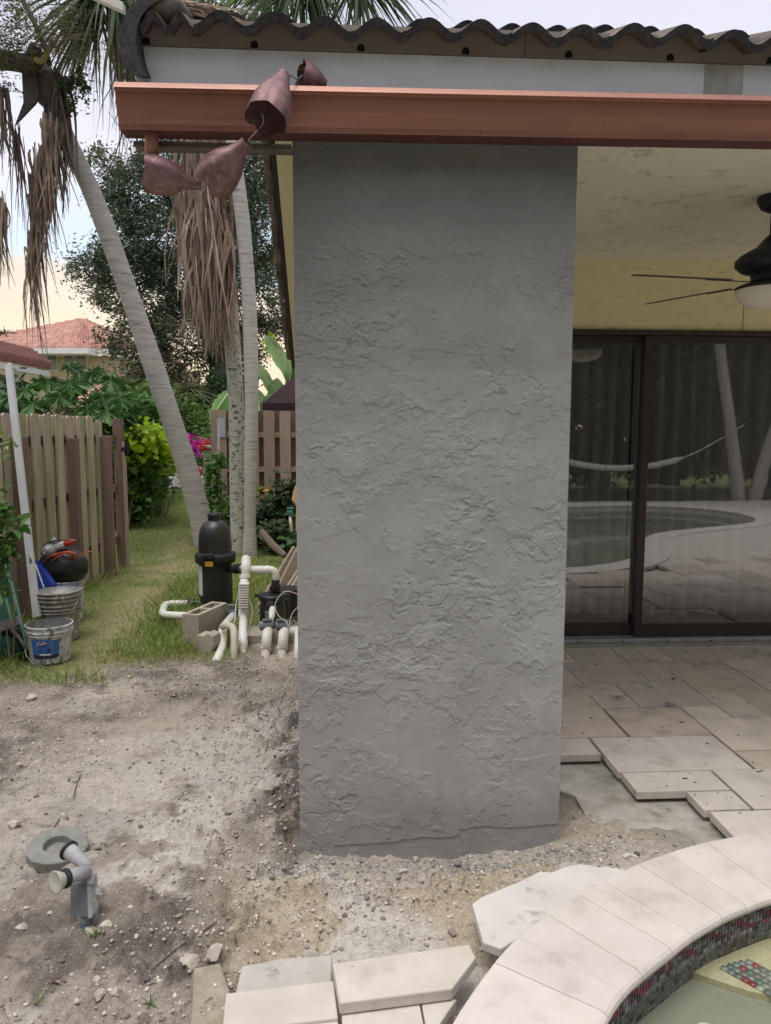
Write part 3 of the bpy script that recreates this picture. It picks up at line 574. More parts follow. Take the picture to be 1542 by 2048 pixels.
# curtain
def curtain(a0, a1, b0, label):
    n = int((a1 - a0) / .012); xs_ = np.linspace(a0, a1, n); dep = .035 * np.sin(xs_ * 2 * math.pi / .115 + 2.2 * np.sin(xs_ * 3.1)) + .02 * (fbm(xs_ * 7, xs_ * 0, 3, 77) - .5); rows = [.33, .8, 1.5, 2.28]
    P = [H(x, b0 + d * (1.15 if k == 0 else 1), z + (.012 * math.sin(x * 31) if k == 0 else 0)) for k, z in enumerate(rows) for x, d in zip(xs_, dep)]
    Fc = np.array([(k * n + i, k * n + i + 1, (k + 1) * n + i + 1, (k + 1) * n + i) for k in range(3) for i in range(n - 1)])
    mesh('curtain', P, Fc, m_curtain, smooth=True, label=label, cat='curtain')
curtain(fx0 + .02, xm - .03, VD + .2, 'pleated grey curtain behind the narrow left glass pane')
curtain(xm - .02, fx1, VD + .17, 'pleated grey curtain behind the wide right glass pane')
# fascia, bird stop
af, zf0 = HA(272, 155, -.03); _, zf1 = HA(275, 93, -.03)
AR = 4.6
q = MB(); q.hbox(af, HA(1408, 150, -.03)[0], -.03, -.008, 2.61, zf1); q.k = 1; a2 = HA(1487, 150, -.03)[0]; q.hbox(HA(1408, 150, -.03)[0], a2, -.029, -.008, 2.61, zf1); q.k = 0; q.hbox(a2, AR, -.03, -.008, 2.61, zf1)
fas = q.build('fascia_board', [m_fascia, m_putty], house, label='pale grey fascia board with a filled patch')
bird = MB(); zb1 = zf1 + .085
seam = [af] + [af + .12 + 1.32 * k for k in range(1, 4)] + [AR]
seam[1] = HA(1050, 100, -.036)[0]; seam[2] = seam[1] + 1.3; seam[3] = seam[1] + 2.6
for k in range(len(seam) - 1): bird.hbox(seam[k] + .0012, seam[k + 1] - .0012, -.036, -.02, zf1 + .004, zb1)
bo = bird.build('bird_stop', m_bird, house)
h1 = HA(292, 85, -.04)[0]; h2 = HA(512, 94, -.04)[0]; dh = h2 - h1
for k in range(13):
    q = MB(); c = H(h1 + k * (dh * .985), -.0365, zf1 + .014); ring = [c + .012 * (math.cos(t) * U + math.sin(t) * Z) for t in np.linspace(0, math.pi, 9)] + [c - .012 * U - .011 * Z, c + .012 * U - .011 * Z][0:2]
    q.prism(ring, -.0015 * V); q.build('weep_hole', m_black, house)
# gutter (slopes a little towards its left end)
gA, gZ = HA(229, 160, -.16); 
def gsec(a):
    dz = .0065 * (a - gA); zt = gZ + dz
    return [H(a, -.034, zt + .004), H(a, -.036, zt - .128), H(a, -.115, zt - .130), H(a, -.117, zt - .112), H(a, -.124, zt - .098), H(a, -.142, zt - .075), H(a, -.150, zt - .026), H(a, -.166, zt - .023), H(a, -.163, zt - .018), H(a, -.150, zt), H(a, -.149, zt - .004),
            H(a, -.143, zt - .019), H(a, -.139, zt - .074), H(a, -.121, zt - .094), H(a, -.112, zt - .12), H(a, -.04, zt - .12), H(a, -.037, zt + .004)]
s0, s1 = gsec(gA), gsec(AR); n = len(s0); ns = 24; P = []
for k in range(ns + 1): P += gsec(gA + (AR - gA) * k / ns)
Fg = [(k * n + i, k * n + (i + 1) % n, (k + 1) * n + (i + 1) % n, (k + 1) * n + i) for k in range(ns) for i in range(n)]
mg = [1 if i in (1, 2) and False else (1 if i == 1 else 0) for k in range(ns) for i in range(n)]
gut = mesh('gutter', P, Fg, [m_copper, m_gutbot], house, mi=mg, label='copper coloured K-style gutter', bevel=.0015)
q = MB(); sec = gsec(gA); q.prism([sec[0], sec[1], sec[2], sec[3], sec[4], sec[5], sec[6], sec[7], sec[8], sec[9]], -.003 * U); q.build('end_cap', m_copper, gut)
oc = HP(304, 300, -.075); ztop = gZ - .128; oc[2] = ztop
zbo = HA(304, 321, -.075)[1]
MB().lathe([(.024, 0), (.0245, -.01), (.0225, -.02), (.0225, zbo - ztop), (.020, zbo - ztop), (.020, -.01)], oc, n=20).build('outlet', m_copper, gut, smooth=True)
g2 = MB(); sct = HA(565, 270, -.02)[0]
g2.hbox(gA + .02, 0.0, -.036, .02, gZ - .150, gZ - .134).build('soffit_strip', m_mortar, house)
# roof tiles
P0 = .168; TW = P0 * 2; PIT = rad(22); tdir = V * math.cos(PIT) + Z * math.sin(PIT); tn = -V * math.sin(PIT) + Z * math.cos(PIT)
roof = mesh('roof', *(lambda q: (q.v, q.f))(MB().add([H(af + .02, -.03, zb1 - .01), H(AR, -.03, zb1 - .01), H(AR, -.03, zb1 - .01) + tdir * 3.2, H(af + .02, -.03, zb1 - .01) + tdir * 3.2, H(af + .02, -.03, zb1 - .03), H(AR, -.03, zb1 - .03), H(AR, -.03, zb1 - .03) + tdir * 3.2, H(af + .02, -.03, zb1 - .03) + tdir * 3.2], [(0, 1, 2, 3), (7, 6, 5, 4), (0, 4, 5, 1), (1, 5, 6, 2), (2, 6, 7, 3), (3, 7, 4, 0)])), m_brown, house)
def tile_mesh():
    nn = 28; xs_ = np.linspace(0, TW + .02, nn); y = np.maximum(.043 * (.5 - .5 * np.cos(2 * math.pi * xs_ / P0)) ** .8, .003) ; th = .026; Ln = .40; P = []
    sub = 5
    for j in range(sub):
        t = j / (sub - 1) * Ln; P += [xs_[i] * U + tdir * t + tn * (y[i] + th) for i in range(nn)]; P += [xs_[i] * U + tdir * t + tn * y[i] for i in range(nn)]
    Fc = []; mi = []
    for j in range(sub - 1):
        for i in range(nn - 1):
            a = j * 2 * nn + i; Fc.append((a, a + 1, a + 2 * nn + 1, a + 2 * nn)); mi.append(0); a += nn; Fc.append((a + 1, a, a + 2 * nn, a + 2 * nn + 1)); mi.append(0)
    for i in range(nn - 1): Fc.append((nn + i, nn + i + 1, i + 1, i)); mi.append(1)
    for j in range(sub - 1):
        a = j * 2 * nn; Fc.append((a, a + 2 * nn, a + 3 * nn, a + nn)); mi.append(1); a += nn - 1; Fc.append((a + 2 * nn, a, a + nn, a + 3 * nn)); mi.append(1)
    return P, Fc, mi
TP, TF, TM = tile_mesh(); t0 = None; halves = []; g = rnd(8)
a_start = HA(611, 70, -.09)[0] - 2 * TW - .02
ztr = HA(470, 76, -.09)[1]
tbase = H(0, -.09, ztr); 
for r in range(7):
    for k in range(14):
        a = a_start + k * TW - (.0 if r == 0 else 0)
        p = H(a, -.09, ztr) + tdir * (.33 * r) + tn * (.026 * (r > 0) + .002 * r * 0 + g.uniform(-.003, .004)) + U * g.uniform(-.003, .003) + (tn * .008 if k % 2 else 0)
        if t0 is None:
            t0 = mesh('roof_tile', np.array(TP) + p, TF, [m_tile, m_tile2], roof, mi=TM, smooth=False); base = t0.location.copy() - Vector(p); o = t0
        else:
            o = t0.copy(); col.objects.link(o); o.parent = roof; o.location = base + Vector(p)
            o.rotation_euler = (g.uniform(-.01, .01), g.uniform(-.01, .01), g.uniform(-.006, .006))
        if k == 0: halves.append(o)
for o in halves: o.scale = (.5, 1, 1); o.location += Vector([float(x) for x in U]) * TW * .25
# rake tiles closing the left end: curved barrel ends seen edge-on
def rake(off, first):
    c = HP(318, 72, -.10); R0 = .135; q = MB(); pts = []
    px_out = [(305, -22), (268, 2), (246, 38), (236, 75), (240, 110), (254, 138), (272, 154)]; px_in = [(289, 153), (281, 135), (274, 105), (272, 70), (279, 38), (298, 14), (328, -4)]
    o_ = [HP(x, y, -.12) for x, y in px_out]; i_ = [HP(x, y, -.12) for x, y in px_in]; o_ = spline(o_, 3); i_ = spline(i_, 3); m = min(len(o_), len(i_)); o_ = o_[:m]; i_ = i_[::-1][:m]
    P = o_ + i_; P = [p + off * tdir + off * .05 * tn for p in P]; P += [p + .42 * tdir for p in P]
    Fc = []
    for k in range(m - 1):
        Fc += [(k, k + 1, m + k + 1, m + k), (2 * m + k + 1, 2 * m + k, 3 * m + k, 3 * m + k + 1), (k + 1, k, 2 * m + k, 2 * m + k + 1), (m + k, m + k + 1, 3 * m + k + 1, 3 * m + k)]
    Fc += [(0, m, 3 * m, 2 * m), (2 * m - 1, m - 1, 3 * m - 1, 4 * m - 1)]
    mesh('rake_tile', P, Fc, m_tile2, roof)
for k in range(6): rake(.38 * k, k == 0)
# mortar lump at the corner
P, Fc = ICO[2]; g = rnd(4); c = HP(335, 40, .02); d = 1 + .35 * (fbm(P[:, 0] * 2 + 5, P[:, 1] * 2 + P[:, 2], 3, 33) - .5)
mesh('mortar_patch', (P * d[:, None]) @ np.array([U * .085, V * .12, Z * .058]) + c, Fc, m_mortar, roof, smooth=True)
# left side overhang: soffit, rake board and tile edge running back and down
p0 = A(550, 282, 3.1); p1 = A(591, 738, 5.0); q0 = A(600, 282, 3.1) + .25 * U; q1 = p1 + .25 * U
MB().prism([p0, q0, q1, p1], .02 * Z).build('soffit', m_yellow, house, label='yellow soffit beside the pillar')
dd = p1 - p0
MB().prism([p0 - .024 * U, p0 - .001 * U, p1 - .001 * U, p1 - .024 * U], .12 * Z).build('rake_board', m_brown, house)
q = None; sl_ = np.linalg.norm(dd); nd = dd / sl_; nu = np.cross(np.array([1., 0, 0]), nd)
tpr = MB().prism([np.array([0, 0, 0]) - .028 * U + .02 * Z, -.058 * U + .03 * Z, -.060 * U + .07 * Z, -.028 * U + .085 * Z], nd * .155)
for k in range(15):
    t = k / 14 * 1.0; o_p = p0 + dd * (k / 15.) + .04 * Z
    P = np.array(tpr.v) + o_p - .004 * U * (k % 2)
    mesh('edge_tile', P, tpr.f, m_tile, roof, bevel=.006)
# ------------------------------------------------------------------ patio: base slab, pavers
base_s = MB(); out_ = []
bpx = [(1100, 1575), (1150, 1592), (1172, 1632), (1212, 1662), (1243, 1703), (1262, 1727)]
poly = [H(.9, 2.35, 0)] + [H(.9, .62, 0)] + [G(x, y, .1) for x, y in bpx]
i0 = np.argmin(np.linalg.norm(pool - np.array(poly[-1][:2]), axis=1)); 
edge = offset(resample(pool, .1), -.10); k0 = int(np.argmin(np.linalg.norm(edge - poly[-1][:2], axis=1))); k1 = int(np.argmin(np.linalg.norm(edge - np.array([3.4, 1.9]), axis=1)))
k1 = k1 if k1 > k0 else k1 + len(edge)
poly += [np.array([*edge[k % len(edge)], 0]) for k in range(k0, k1, 2)] + [H(5.5, -.6, 0), H(6, 2.35, 0)]
poly = [np.array([p[0], p[1], -.1]) for p in poly]
patio = MB().prism(poly, .2 * Z).build('patio', m_conc, kind='structure', label='rough concrete patio base under the pavers')
PV = [(1.45, 1.66, 1.91, 2.235, 0), (1.66, 1.82, 1.91, 2.235, 1), (1.82, 1.98, 1.91, 2.235, 2), (1.98, 2.14, 1.91, 2.235, 1), (2.14, 2.30, 1.91, 2.235, 1), (2.30, 2.46, 1.91, 2.235, 2), (2.46, 2.78, 1.91, 2.235, 1), (2.78, 2.94, 1.91, 2.235, 2), (2.94, 3.25, 1.91, 2.235, 2), (3.25, 3.6, 1.91, 2.235, 1), (1.15, 1.45, 1.91, 2.235, 1), (.85, 1.15, 1.91, 2.235, 2),
      (1.56, 1.97, 1.51, 1.91, 2), (1.15, 1.56, 1.51, 1.91, 2), (1.97, 2.38, 1.715, 1.91, 3), (2.38, 2.59, 1.715, 1.91, 3), (1.97, 2.17, 1.51, 1.715, 2), (2.17, 2.59, 1.32, 1.715, 3), (2.59, 3.2, 1.32, 1.91, 2), (1.33, 1.75, 1.31, 1.51, 0), (.9, 1.33, 1.31, 1.51, 0), (1.75, 2.17, 1.125, 1.51, 2), (1.54, 1.75, 1.125, 1.31, 2), (1.13, 1.54, .75, 1.31, 3), (1.55, 1.965, .75, 1.125, 3),
      (1.965, 2.17, .945, 1.125, 0), (2.17, 2.38, .945, 1.32, 0), (2.38, 2.8, .945, 1.32, 3), (1.965, 2.375, .565, .945, 0), (2.38, 2.8, .565, .945, 0), (1.35, 1.96, .38, .75, 4), (1.965, 2.4, .2, .56, 0), (.88, 1.342, .555, .745, 4), (1.36, 1.76, .195, .376, 4), (1.765, 2.17, .035, .376, 4), (1.565, 1.76, .035, .19, 4), (1.58, 2.0, -.20, .03, 4)]
occ = [(a, b, c, d) for a, b, c, d, _ in PV]
g = rnd(12); m = .205
def free(a0, a1, b0, b1): return all(a1 <= a + .02 or a0 >= b - .02 or b1 <= c + .02 or b0 >= d - .02 for a, b, c, d in occ)
for j in range(14):
    for i in range(22):
        a0 = 2.0 + i * m - .03 * 0; b0 = 1.91 - (j + 1) * m
        if a0 > 5.4: continue
        for wa, wb in ((2, 3), (2, 2), (3, 2), (2, 1), (1, 2), (1, 1)):
            if g.random() < .35 and (wa, wb) != (1, 1): continue
            if free(a0, a0 + wa * m, b0 - (wb - 1) * m, b0 + m):
                PV.append((a0, a0 + wa * m, b0 - (wb - 1) * m, b0 + m, int(g.integers(0, 5)))); occ.append(PV[-1][:4]); break
pm = [m_pav, m_pavg, m_pavg, m_pavd, m_slab]
gp = .0035; th35 = rad(.25)
innerl = offset(resample(pool, .1), -.05)
for a0, a1, b0, b1, k in PV:
    if a1 - a0 < .05: continue
    cc = np.array([H(a, b, 0)[:2] for a in (a0, (a0 + a1) / 2, a1) for b in (b0, (b0 + b1) / 2, b1)])
    if inside(cc[:, 0], cc[:, 1], innerl).any(): continue
    dz = g.uniform(-.0015, .0015); tl = g.uniform(-.0015, .0015); j = [g.uniform(-.0015, .0015) for _ in range(4)]
    z1 = PZ - .003 + dz
    q = MB(); q.prism([H(a0 + gp + j[0], b0 + gp + j[1], .118), H(a1 - gp + j[2], b0 + gp + j[1], .118), H(a1 - gp + j[2], b1 - gp + j[3], .118), H(a0 + gp + j[0], b1 - gp + j[3], .118)], (z1 - .118) * Z)
    q.build('paver', pm[k], patio, bevel=.003)
# joints packed with sand, a brick shim under the lifted edge
poly2 = [H(1.16, 2.23, .1005), H(1.16, .58, .1005), H(1.37, .58, .1005), H(1.37, .22, .1005), H(1.6, .22, .1005), H(1.62, .04, .1005), H(2.4, -.3, .1005), H(5.2, -.3, .1005), H(5.2, 2.23, .1005)]
MB().prism(poly2, .028 * Z).build('sand_bed', M('joint_sand', (.30, .25, .19), (.19, .16, .12), sc_=30, rough=.95), patio)
p = G(1312, 1597, .108)
MB().box(p + .02 * V, (.135, .05, .012), (U, V, Z)).build('brick_shim', m_brick, patio, bevel=.003)
# travertine pits
g = rnd(77); q = MB()
for _ in range(420):
    a0, a1, b0, b1, k = PV[g.integers(0, min(len(PV), 60))]; a = g.uniform(a0 + .02, a1 - .02); b_ = g.uniform(b0 + .02, b1 - .02); pp = H(a, b_, 0)
    if inside(np.array([pp[0]]), np.array([pp[1]]), innerl)[0]: continue
    r = .0015 + .0055 * g.random() ** 3; q.prism([H(a + r * (1.8 if g.random() > 0 else 1) * math.cos(t) * (1 + .3 * g.random()), b_ + r * .7 * math.sin(t) * (1 + .3 * g.random()), PZ - .0012) for t in np.linspace(0, 2 * math.pi, 7)[:-1]], .0012 * Z)
q.build('travertine_pits', m_pit, patio, kind='stuff')
# ------------------------------------------------------------------ pool
wall = resample(pool, .0142); nW = len(wall); nR = 16; rh = .0142; zt = PZ - .045
vis = (wall[:, 1] > .2) & (wall[:, 0] < 3.2)
shell = resample(pool, .08); ns_ = len(shell); ins = offset(shell, .004 * -1)
ZW = zt - .086; ZFL = ZW - .062
v_ = [(*p, PZ - .02) for p in ins] + [(*p, ZFL - .6) for p in ins]; f2 = [(i, (i + 1) % ns_, ns_ + (i + 1) % ns_, ns_ + i) for i in range(ns_)]
# floor: shallow shelf near the corner, falling away
pool_o = mesh('pool', v_, f2, m_grout, kind='structure', label='curved swimming pool with mosaic waterline')
def polyfill(P, z):
    import bmesh
    bm = bmesh.new(); vs_ = [bm.verts.new((*p, z)) for p in P]; bm.faces.new(vs_); bmesh.ops.triangulate(bm, faces=bm.faces[:]); r = [[v.index for v in f.verts] for f in bm.faces]; bm.verts.index_update(); r = [[v.index for v in f.verts] for f in bm.faces]; bm.free(); return [(*p, z) for p in P], r
pv_, pf_ = polyfill(ins, ZFL); mesh('pool_floor', pv_, pf_, m_plaster, pool_o)
pv_, pf_ = polyfill(offset(shell, .003), ZW); pf_ = [f[::-1] for f in pf_]; mesh('water', pv_, pf_, m_water, kind='structure', label='still green water of the pool')
# mosaic tiles
g = rnd(5); cols = {'g': (.20, .20, .20), 'd': (.06, .065, .065), 'r': (.24, .055, .075), 't': (.13, .18, .175), 'l': (.29, .29, .285), 'b': (.17, .13, .13)}
tP, tF, tC = [], [], []; wi = offset(wall, .0035); wo = offset(wall, .0)
nxt = lambda k: (k + 1) % nW
band = 0
for i in range(nW):
    if not vis[i]: continue
    if i % 11 == 0: band = g.integers(0, 3)
    A0, A1 = wall[i], wall[nxt(i)]; d = A1 - A0; nn_ = np.array([d[1], -d[0]]) / np.linalg.norm(d)
    s0_ = A0 + d * .09; s1_ = A0 + d * .91
    for r in range(nR):
        z1 = zt - r * rh - .0011; z0 = z1 - rh + .0022
        if z0 < ZFL + .001: z0 = ZFL + .001
        if z1 <= z0: continue
        ph = (i + band) % 9; red = (r in (2, 3, 4)) and ((ph - (r - 2) * 2) % 9 in (0, 1, 2)  or (g.random() < .12)) and g.random() < .85
        dk = (r in (1, 2, 3, 4, 5)) and ((ph - r * 2) % 9 in (4, 5, 6)) and g.random() < .75
        c = cols['r'] if red else cols['d'] if dk else cols[g.choice(list('ggtlbgglgd' if r < 6 else 'gbgdggb'))]
        c = np.array(c) * g.uniform(.75, 1.3); n_ = len(tP); off_ = nn_ * .0018
        for s_ in (s0_, s1_):
            for z_ in (z0, z1): tP += [(*(s_ - nn_ * .002), z_), (*(s_ + off_), z_)]; tC += [c, c]
        # verts: s0z0(back,front) s0z1 s1z0 s1z1
        tF += [(n_ + 1, n_ + 3, n_ + 7, n_ + 5), (n_ + 3, n_ + 2, n_ + 6, n_ + 7), (n_ + 1, n_ + 0, n_ + 2, n_ + 3), (n_ + 5, n_ + 7, n_ + 6, n_ + 4)]
mesh('mosaic_tiles', tP, np.array(tF), m_mos, pool_o, attr=np.array(tC), kind='stuff', label='small glass mosaic tiles in grey, charcoal and red')
# sandy bench with its mosaic trim under water at right
bz = ZFL + .022
bl = [G(1375, 1945, bz), G(1432, 1932, bz), G(1500, 1985, bz), G(1560, 2010, bz), G(1700, 2060, bz)]; bu = [G(1365, 1940, bz), G(1420, 1905, bz), G(1480, 1878, bz), G(1542, 1858, bz), G(1800, 1850, bz)]
bpoly = [G(1372, 1935, bz), G(1400, 1948, bz), G(1440, 1962, bz), G(1495, 1980, bz), G(1542, 1990, bz), G(1700, 2010, bz), G(1900, 1960, bz)]
ko = offset(resample(pool, .1), .003); ka = int(np.argmin(np.linalg.norm(ko - G(1372, 1935, bz)[:2], axis=1))); kb = int(np.argmin(np.linalg.norm(ko - np.array([2.1, 2.35]), axis=1)))
bp_ = [p for p in bpoly] + [np.array([*ko[k], bz]) for k in range(kb, ka, -1)]
bp_ = [np.array([p[0], p[1], ZFL - .002]) for p in bp_]
MB().prism(bp_, (bz - ZFL) * Z).build('bench', m_bench, pool_o)
q = []; g = rnd(6); fP, fF, fC = [], [], []
o_ = G(1450, 1945, bz); ux = G(1542, 1962, bz) - G(1455, 1915, bz); ux[2] = 0; ux /= np.linalg.norm(ux); uy = np.array([-ux[1], ux[0], 0]); st = G(1462, 1925, bz)
for i in range(22):
    for j in range(5):
        c = st + ux * (i * .0215 + (j == 4) * .004 + .008 * j) + uy * ((j - 2) * .0215); h = .0095; n_ = len(fP); cc = np.array(cols[g.choice(list('rgglttgl'))]) * g.uniform(1.2, 2.2)
        for sx, sy in ((-1, -1), (1, -1), (1, 1), (-1, 1)): fP.append(c + ux * sx * h + uy * sy * h + Z * .004); fC.append(cc)
        fF.append((n_, n_ + 1, n_ + 2, n_ + 3))
        for sx, sy in ((-1, -1), (1, -1), (1, 1), (-1, 1)): fP.append(c + ux * sx * h + uy * sy * h - Z * .001); fC.append(cc)
        fF += [(n_ + k, n_ + 4 + k, n_ + 4 + (k + 1) % 4, n_ + (k + 1) % 4) for k in range(4)]
mesh('trim_tiles', fP, np.array(fF), m_mos, pool_o, attr=np.array(fC), kind='stuff')
c = G(1412, 2062, ZFL + .004); q = MB(); q.lathe([(0, .006), (.024, .006), (.028, 0)], c, n=20); q.build('floor_fitting', m_white, pool_o)
# coping stones with a rounded nose
cj = [G(x, y, PZ)[:2] for x, y in ((1191, 2016), (1225, 1972), (1266, 1933), (1325, 1887), (1366, 1856), (1429, 1821), (1479, 1800), (1542, 1779))]
s = arcl(pool); Q = np.vstack([pool, pool[:1]]); tot = s[-1]
def at_s(t):
    t = t % tot; p = np.array([np.interp(t, s, Q[:, 0]), np.interp(t, s, Q[:, 1])]); e_ = .02; a = (t + e_) % tot; b_ = (t - e_) % tot
    d = np.array([np.interp(a, s, Q[:, 0]) - np.interp(b_, s, Q[:, 0]), np.interp(a, s, Q[:, 1]) - np.interp(b_, s, Q[:, 1])]); d /= np.linalg.norm(d); return p, np.array([d[1], -d[0]])
dens = np.linspace(0, tot, 3000); dp = np.array([at_s(t)[0] for t in dens]); js = [dens[int(np.argmin(np.linalg.norm(dp - c, axis=1)))] for c in cj]
js = sorted(js); cuts = list(js); t = js[-1]
while t + .26 < js[0] + tot - .1: t += .235; cuts.append(t)
cuts.append(js[0] + tot)
g = rnd(9); CW = .285
prof = [(-CW, PZ - .04), (-CW, PZ), (.012, PZ + .001), (.024, PZ - .002), (.033, PZ - .009), (.036, PZ - .020), (.033, PZ - .031), (.024, PZ - .038), (.010, PZ - .041)]
for k in range(len(cuts) - 1):
    t0_, t1_ = cuts[k] + .0007, cuts[k + 1] - .0007; ns2 = max(2, int((t1_ - t0_) / .05)); P = []; m = len(prof); dz = g.uniform(-.0008, .0008)
    for j in range(ns2 + 1):
        p, nn_ = at_s(t0_ + (t1_ - t0_) * j / ns2); P += [(*(p + nn_ * o_), z_ + dz) for o_, z_ in prof]
    Fc = [(j * m + i, (j + 1) * m + i, (j + 1) * m + (i + 1) % m, j * m + (i + 1) % m) for j in range(ns2) for i in range(m)] + [tuple(range(m)), tuple(range(ns2 * m, ns2 * m + m))[::-1]]
    mesh('coping_stone', P, [f[::-1] for f in Fc], m_cope, pool_o, smooth=False, bevel=.0015)
# bond beam under the coping
ob = offset(shell, -.25); v_ = [(*p, PZ - .042) for p in ins] + [(*p, PZ - .042) for p in ob] + [(*p, -.12) for p in ob]
mesh('bond_beam', v_, [((i + 1) % ns_, i, ns_ + i, ns_ + (i + 1) % ns_) for i in range(ns_)] + [(ns_ + (i + 1) % ns_, ns_ + i, 2 * ns_ + i, 2 * ns_ + (i + 1) % ns_) for i in range(ns_)], m_conc, pool_o)
# deck round the far side of the pool (seen mirrored in the door)
dk = offset(resample(pool, .3), -.26); 
def ringdeck():
    P, Fc = [], []
    C = np.array([3.6, -.8]); n = len(dk)
    outer = []
    for p in dk:
        d = p - C; L_ = max(abs(d[0]) / 7.2, 1e-6), max(d[1] / 3.0, -d[1] / 4.3, 1e-6); q_ = C + d / max(L_[0], L_[1]); outer.append(q_)
    return n, outer
n, outer = ringdeck(); P = []; Fc = []
okk = [not (outer[i][0] < .9 and outer[i][1] > 0.0) and not (outer[i][1] > 1.2 and dk[i][0] < 3.3) for i in range(n)]
for i in range(n): P += [(*dk[i], PZ - .013), (*outer[i], PZ - .013), (*outer[i], -.1)]
for i in range(n):
    j = (i + 1) % n
    if okk[i] and okk[j]: Fc += [(3 * i, 3 * j, 3 * j + 1, 3 * i + 1), (3 * i + 1, 3 * j + 1, 3 * j + 2, 3 * i + 2)]
mesh('pool_deck', P, Fc, m_slab, kind='structure', label='pale paved deck around the pool')
# ------------------------------------------------------------------ rain chain thrown over the gutter
cY = 2.47
chain = thing('rain_chain', HP(450, 300, -.2), 'broken rain chain of mauve metal tulip cups hanging from the copper gutter', 'rain chain')
def cup(neck, mouth, rn, rm, seed):
    ax = mouth - neck; Ln = np.linalg.norm(ax); 
    def mod(r, h, q, t): k = abs(math.cos(2.5 * q + seed)); return r * (1 + .13 * t * (k - .6)), h + (Ln * .10 * (k ** .8) * t ** 6)
    pr = [(rn, 0), (rn * 1.05, .04), (rn * 1.25, .14), (rn * 1.75, .3), (rn + (rm - rn) * .72, .5), (rn + (rm - rn) * .93, .7), (rm, .85), (rm * .98, 1.0)]
    pr = [(r, h * Ln) for r, h in pr]; inn = [(r - .0018, h) for r, h in pr[::-1]]
    q = MB(); n = 40
    q.lathe(pr, neck, ax, n=n, mod=lambda r, h, qq, t: mod(r, h, qq, h / Ln)); q.lathe(inn, neck, ax, n=n, mod=lambda r, h, qq, t: mod(r, h, qq, h / Ln))
    o = q.build('cup', m_cup, chain, smooth=True); return o
def hp(x, y, b): return HP(x, y, b)
cup(hp(402, 372, -.08), hp(300, 346, -.10), .014, .060, .3)
cup(hp(494, 284, -.185), hp(424, 362, -.13), .019, .066, 1.2)
cup(hp(567, 150, -.195), hp(534, 232, -.275), .021, .064, .7)
cup(hp(650, 170, -.07), hp(604, 152, -.10), .018, .047, 2.0)
for pts in ([(524, 226, -.25), (526, 246, -.235), (508, 268, -.21), (494, 284, -.19)], [(566, 150, -.2), (580, 150, -.18), (594, 158, -.15), (606, 150, -.12)], [(398, 370, -.09), (408, 366, -.10), (420, 360, -.125), (436, 368, -.125)], [(404, 374, -.08), (415, 370, -.09), (428, 366, -.11)], [(560, 146, -.21), (546, 150, -.2), (541, 152, -.2)]):
    MB().tube(spline([hp(*p) for p in pts], 5), .0022, 6).build('wire_link', m_steel, chain, smooth=True)
# ------------------------------------------------------------------ ceiling fan
fc_ = np.array([1.855, 3.72, 0]); fan = thing('ceiling_fan', (*fc_[:2], ZC), 'dark bronze ceiling fan with frosted bowl light under the patio ceiling', 'ceiling fan')
q = MB().lathe([(.0, 0), (.075, 0), (.078, -.02), (.06, -.055), (.025, -.075), (.014, -.078), (.014, -.20)], (*fc_[:2], ZC), n=28); q.build('canopy', m_fan, fan, smooth=True)
MB().lathe([(.014, 2.56), (.022, 2.555), (.045, 2.53), (.07, 2.50), (.10, 2.485), (.14, 2.462), (.162, 2.44), (.162, 2.415), (.135, 2.39), (.09, 2.375), (.085, 2.33), (.13, 2.325), (.155, 2.315), (.157, 2.300), (0, 2.300)], (*fc_[:2], 0), n=36).build('motor_housing', m_fan, fan, smooth=True)
MB().lathe([(.155, 2.300), (.152, 2.28), (.135, 2.25), (.10, 2.225), (.05, 2.212), (0, 2.208)], (*fc_[:2], 0), n=36).build('lamp_shade', m_globe, fan, smooth=True)
for k in range(5):
    an = rad(192 - 72 * k); d = np.array([math.cos(an), math.sin(an), 0]); s = np.array([-d[1], d[0], .0]); tl = s * math.cos(rad(11)) - Z * math.sin(rad(11)); up_ = np.cross(d, tl)
    c0 = np.array([*fc_[:2], 2.335]); q = MB(); ol = [c0 + d * x + tl * y for x, y in ((.24, -.05), (.30, -.062), (.66, -.068), (.71, -.05), (.72, 0), (.71, .05), (.66, .068), (.30, .062), (.24, .05))]
    q.prism(ol, .006 * up_); q.build('blade', m_blade, fan)
    q = MB(); q.prism([c0 + d * x + tl * y - up_ * .004 for x, y in ((.08, -.018), (.22, -.016), (.27, -.045), (.33, -.03), (.33, .03), (.27, .045), (.22, .016), (.08, .018))], .004 * up_); q.build('blade_bracket', m_fan, fan)
# floodlight under the side soffit
fp = A(581, 578, 4.35); fl = thing('floodlight', fp + .06 * Z, 'white two-headed floodlight under the narrow yellow soffit', 'floodlight')
MB().lathe([(0, .05), (.03, .05), (.032, .03), (.012, .02), (.012, -.01)], fp, n=16).build('mount', m_white, fl, smooth=True)
for dx, dz in ((-.012, -.018), (.012, -.05)): MB().lathe([(.008, 0), (.014, .006), (.02, .03), (.034, .05), (.036, .056), (0, .05)], fp + np.array([dx * .3, -.01, dz]), np.array([dx * 20, -.9, -.8]), n=18).build('lamp_head', m_white, fl, smooth=True)
# white metal bar above the rake tile
p0_, p1_ = A(246, 22, 2.75), A(150, -22, 3.0); d = p1_ - p0_
MB().prism([p0_, p0_ + .030 * Z, p0_ + .030 * Z + .02 * Y if False else p0_ + .030 * Z + np.array([0, .03, 0]), p0_ + np.array([0, .03, 0])], d).build('metal_bar', M('cream_paint', (.62, .62, .55), rough=.6), cat='bar', label='cream painted metal bar sticking out past the curved rake tile', bevel=.002)
